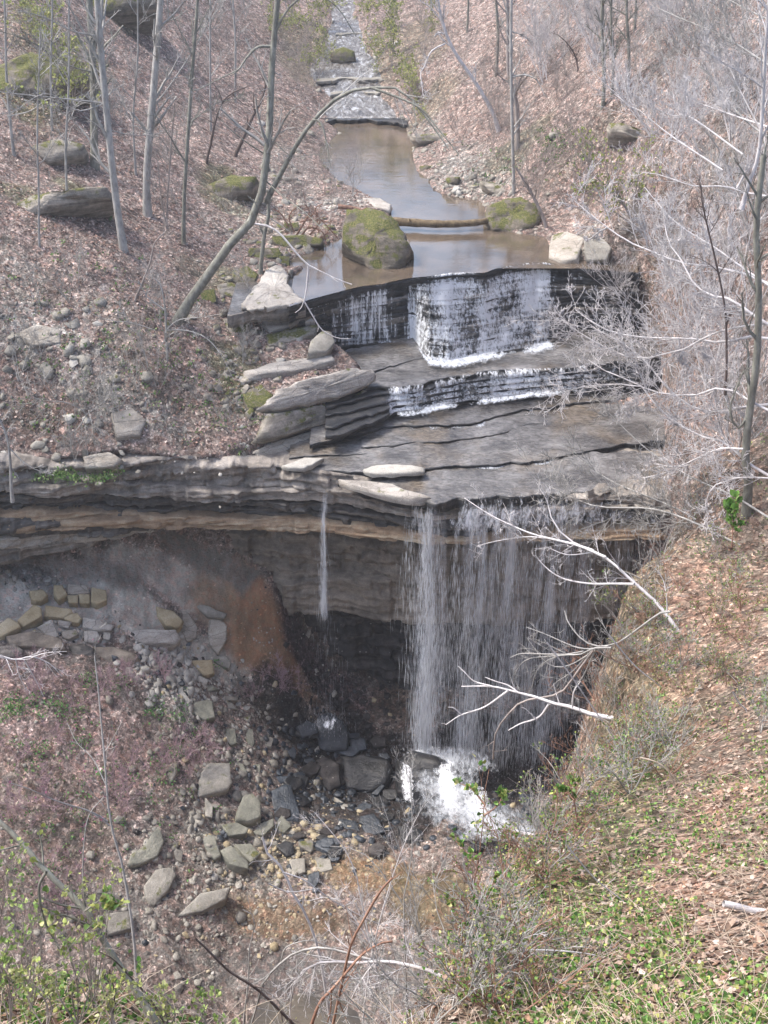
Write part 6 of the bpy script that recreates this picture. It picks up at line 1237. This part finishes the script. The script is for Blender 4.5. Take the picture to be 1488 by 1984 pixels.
# the largest in view are leaves of their own, the rest lie in one mass
dd_ = pd - np.array([0, 0, CAMZ]); fz = dd_[:, 1] * CP - dd_[:, 2] * SP; uu = 744 + F * dd_[:, 0] / fz; vv = 992 - F * (dd_[:, 1] * SP + dd_[:, 2] * CP) / fz
vis = (uu > 0) & (uu < 1488) & (vv < 1984) & (uu > 850); o2 = order[vis[order]][:260]
leafmats = []
for q in range(5):
    c = DEADC[q]; leafmats.append(mat_simple('dead_leaf_brown', tuple(x_ * .75 for x_ in c), tuple(min(1, x_ * 1.25) for x_ in c), 20, .8, .2, .2))
for k in o2:
    me = mesh_of('dead_leaf', V[k] - pd[k], [[0,1,2,3],[0,3,4,5],[0,5,6,7],[0,7,8,9]]); me.materials.append(leafmats[k % 5])
    o = bpy.data.objects.new('dead_leaf', me); C.objects.link(o); o.parent = bank_o; o.location = pd[k]
mask = np.ones(N, bool); mask[o2] = False; kk = np.where(mask)[0]
V2 = V[kk].reshape(-1, 3); base = (np.arange(len(kk)) * 10)[:, None]
Fq = np.concatenate([base + np.array([q]) for q in ([0, 1, 2, 3], [0, 3, 4, 5], [0, 5, 6, 7], [0, 7, 8, 9])])
obj('leaf_litter', mesh_of('leaf_litter', V2, Fq, np.repeat(col[kk], 10, 0)), M_dead, kind='stuff', label='curled brown oak leaves covering the near bank')
p, nv, r = bank_points(20000, 402)
patch = fbm(p[:, 0] * .5 + 9, p[:, 1] * .5, s=71, o=3); p, nv = p[patch > -.16], nv[patch > -.16]; n = len(p)
k = 5; Pb = (p[:, None] + r.normal(0, .05, (n, k, 3)) * [1, 1, .4] + [0, 0, .06]).reshape(-1, 3); Db = (r.normal(0, .7, (n, k, 3)) + [0, 0, .7]).reshape(-1, 3)
V, Fq, c = leafmesh(Pb, Db, r.uniform(.022, .06, n * k), r, GR + YG[:3] + GR[2:3], .3, .4)
obj('green_sprouts', mesh_of('green_sprouts', V, Fq, c), M_leaf, kind='stuff', label='fresh green ground plants sprouting through the leaves')
p, nv, r = bank_points(9500, 403, pw=1.1); n = len(p)
M_straw = mat_bark('dry_straw', (.42, .33, .24), (.6, .5, .4))
d0 = unit(r.normal(0, .8, (n, 3)) * [1, 1, .2] + [0, 0, .55]); L = r.uniform(.15, .8, n)[:, None]; pts = [p]
for q in range(4): d0 = unit(d0 + np.array([0, 0, -.28]) + r.normal(0, .1, (n, 3))); pts.append(pts[-1] + d0 * L / 4)
V, Fq = tubes(np.stack(pts, 1), np.linspace(.0038, .0016, 5)[None] * np.ones((n, 1)) * r.uniform(.6, 1.3, (n, 1)), 3)
obj('dry_stalks', mesh_of('dry_stalks', V, Fq), M_straw, kind='stuff', label='dry straw coloured stalks and fallen twigs on the near bank')
tree('fallen_branch', 'branch', 'thick bleached branch lying in the leaves at the lower right edge', [([(1402,1751),(1425,1756),(1460,1766),(1500,1771),(1540,1776)],12,17)], M_bwhite, 261, Y=float(hit(zN, 1450, 1765)[0][1]) - .05, lv=(), sink=0, trunk='limb')
tree('fallen_log', 'log', 'white dead log at the foot of the falls pointing right', [([(978,1606),(1000,1613),(1035,1620),(1080,1618),(1125,1612)],11,9)], M_bwhite, 262, Y=15.2, lv=(), sink=0, trunk='limb')
for i, (px, lab) in enumerate([([(1240,1468),(1275,1478),(1310,1510),(1345,1560),(1368,1615)], 'long straw coloured stalk arching down the upper near bank'), ([(1290,1480),(1310,1530),(1330,1600)], 'short straight dry stalk beside the long arching one'), ([(1100,1640),(1150,1700),(1200,1740),(1260,1790)], 'dry grey twig slanting across the green patch'), ([(1000,1840),(1080,1842),(1150,1850),(1240,1870),(1330,1890)], 'long pale twig lying level near the bottom right'), ([(1420,1340),(1440,1370),(1500,1400)], 'bare reddish twig near the right edge halfway down'), ([(1180,1230),(1230,1290),(1280,1330),(1330,1380)], 'thin white twig slanting over the upper bank'), ([(1060,1245),(1100,1300),(1200,1440),(1280,1500)], 'long thin twig rising from the bank over the basin')]):
    c_ = px[len(px) // 2]; Yc = float(hit(zN, c_[0], c_[1])[0][1]) - .25
    tree('dry_stalk', 'stalk', lab, [(px, 3.4, 2)], M_straw if i < 2 else M_bwhite, 270 + i, Y=Yc, lv=((2, (.1, .2)),) if i > 1 else (), sink=0, trunk='stem')
# ---- litter on the far hillsides, talus sprouts and moss tufts
r = np.random.default_rng(501); n = 60000
y = 44 * (110 / 44) ** (r.random(n) ** 1.25); x = r.uniform(-.36, .36, n) * (y + 4)
k = (sdist(STREAM, x, y) < -.3) & (sdist(CASC, x, y) < -.3) & (y > np.interp(x, [-40, -16.5, -8, -5.2, 0, 10, 12.5, 16], [42, 44.9, 46.3, 47.0, 47.2, 47, 43.5, 34]) + .5); x, y = x[k], y[k]; n = len(x)
p = np.stack([x, y, zA(x, y)], -1); nv = nrm(zA, p, .4)
pt = fbm(x * .25, y * .25, s=91, o=3) + .3 * r.normal(size=n); k = pt > -.15; p, nv = p[k], nv[k]; n = len(p)
V, Fq, c = leafmesh(p + [0, 0, .02], unit(np.cross(nv, r.normal(size=(n, 3)))) + nv * r.uniform(0, .6, (n, 1)), r.uniform(.07, .17, n), r, [(.34, .245, .215), (.44, .34, .3), (.25, .17, .145), (.54, .46, .42), (.37, .25, .21)], .22, .4)
obj('leaf_litter', mesh_of('leaf_litter', V, Fq, c), M_dead, kind='stuff', label='reddish brown fallen leaves covering the hillsides above the falls')
def tufts(fn, boxes, seed, cols, size, label, name='green_sprouts', kk=9, sp=.16):
    r = np.random.default_rng(seed); U, W = [], []
    for (cu, cv, su, sv, n) in boxes: U.append(cu + su * r.normal(size=n)); W.append(cv + sv * r.normal(size=n))
    p = hit(fn, np.concatenate(U), np.concatenate(W)); p[:, 2] = fn(p[:, 0], p[:, 1]); n = len(p)
    Pb = (p[:, None] + r.normal(0, sp, (n, kk, 3)) * [1, 1, .35] + [0, 0, .05]).reshape(-1, 3); Db = (r.normal(0, .7, (n, kk, 3)) + [0, 0, .7]).reshape(-1, 3)
    V, Fq, c = leafmesh(Pb, Db, size * r.uniform(.6, 1.3, n * kk), r, cols, .25, .4)
    obj(name, mesh_of(name, V, Fq, c), M_leaf, kind='stuff', label=label)
tufts(zC, [(30, 1370, 20, 10, 40), (110, 1380, 25, 12, 50), (180, 1325, 12, 6, 20), (230, 1330, 12, 6, 20), (300, 1370, 12, 12, 20), (150, 1430, 10, 8, 12), (80, 1455, 40, 20, 30), (300, 1480, 60, 60, 60), (150, 1560, 110, 60, 80), (420, 1290, 6, 4, 6), (340, 1390, 10, 10, 14), (60, 1700, 50, 40, 30)], 601, [(.1, .24, .07), (.14, .3, .1), (.18, .26, .1)], .09, 'small green plants dotted over the lower left slope')
tufts(zA, [(115, 912, 30, 6, 40), (200, 915, 20, 5, 25), (300, 700, 60, 50, 40), (120, 740, 70, 60, 50), (1070, 275, 25, 15, 40), (1100, 300, 30, 15, 30), (420, 780, 60, 50, 40), (200, 580, 100, 60, 50), (950, 330, 40, 20, 20)], 602, [(.1, .2, .06), (.16, .24, .09), (.2, .26, .12)], .11, 'green herbs scattered on the slopes above the cliff')

# ------------------------------------------------------------------ thin spring haze in the valley
hv = np.array([[x_, y_, z_] for x_ in (-150, 150) for y_ in (-25, 240) for z_ in (-19, 64)], float)
hz = obj('haze', mesh_of('haze', hv, [(0, 1, 3, 2), (4, 6, 7, 5), (0, 4, 5, 1), (2, 3, 7, 6), (0, 2, 6, 4), (1, 5, 7, 3)]), kind='stuff', label='thin pale haze filling the valley')
hm = bpy.data.materials.new('haze'); hm.use_nodes = True; hm.node_tree.nodes.clear()
ho = hm.node_tree.nodes.new('ShaderNodeOutputMaterial'); hp = hm.node_tree.nodes.new('ShaderNodeVolumePrincipled')
hp.inputs['Color'].default_value = (.93, .95, 1, 1); hp.inputs['Density'].default_value = .00065; hp.inputs['Anisotropy'].default_value = .3
hm.node_tree.links.new(hp.outputs[0], ho.inputs['Volume']); hz.data.materials.append(hm)
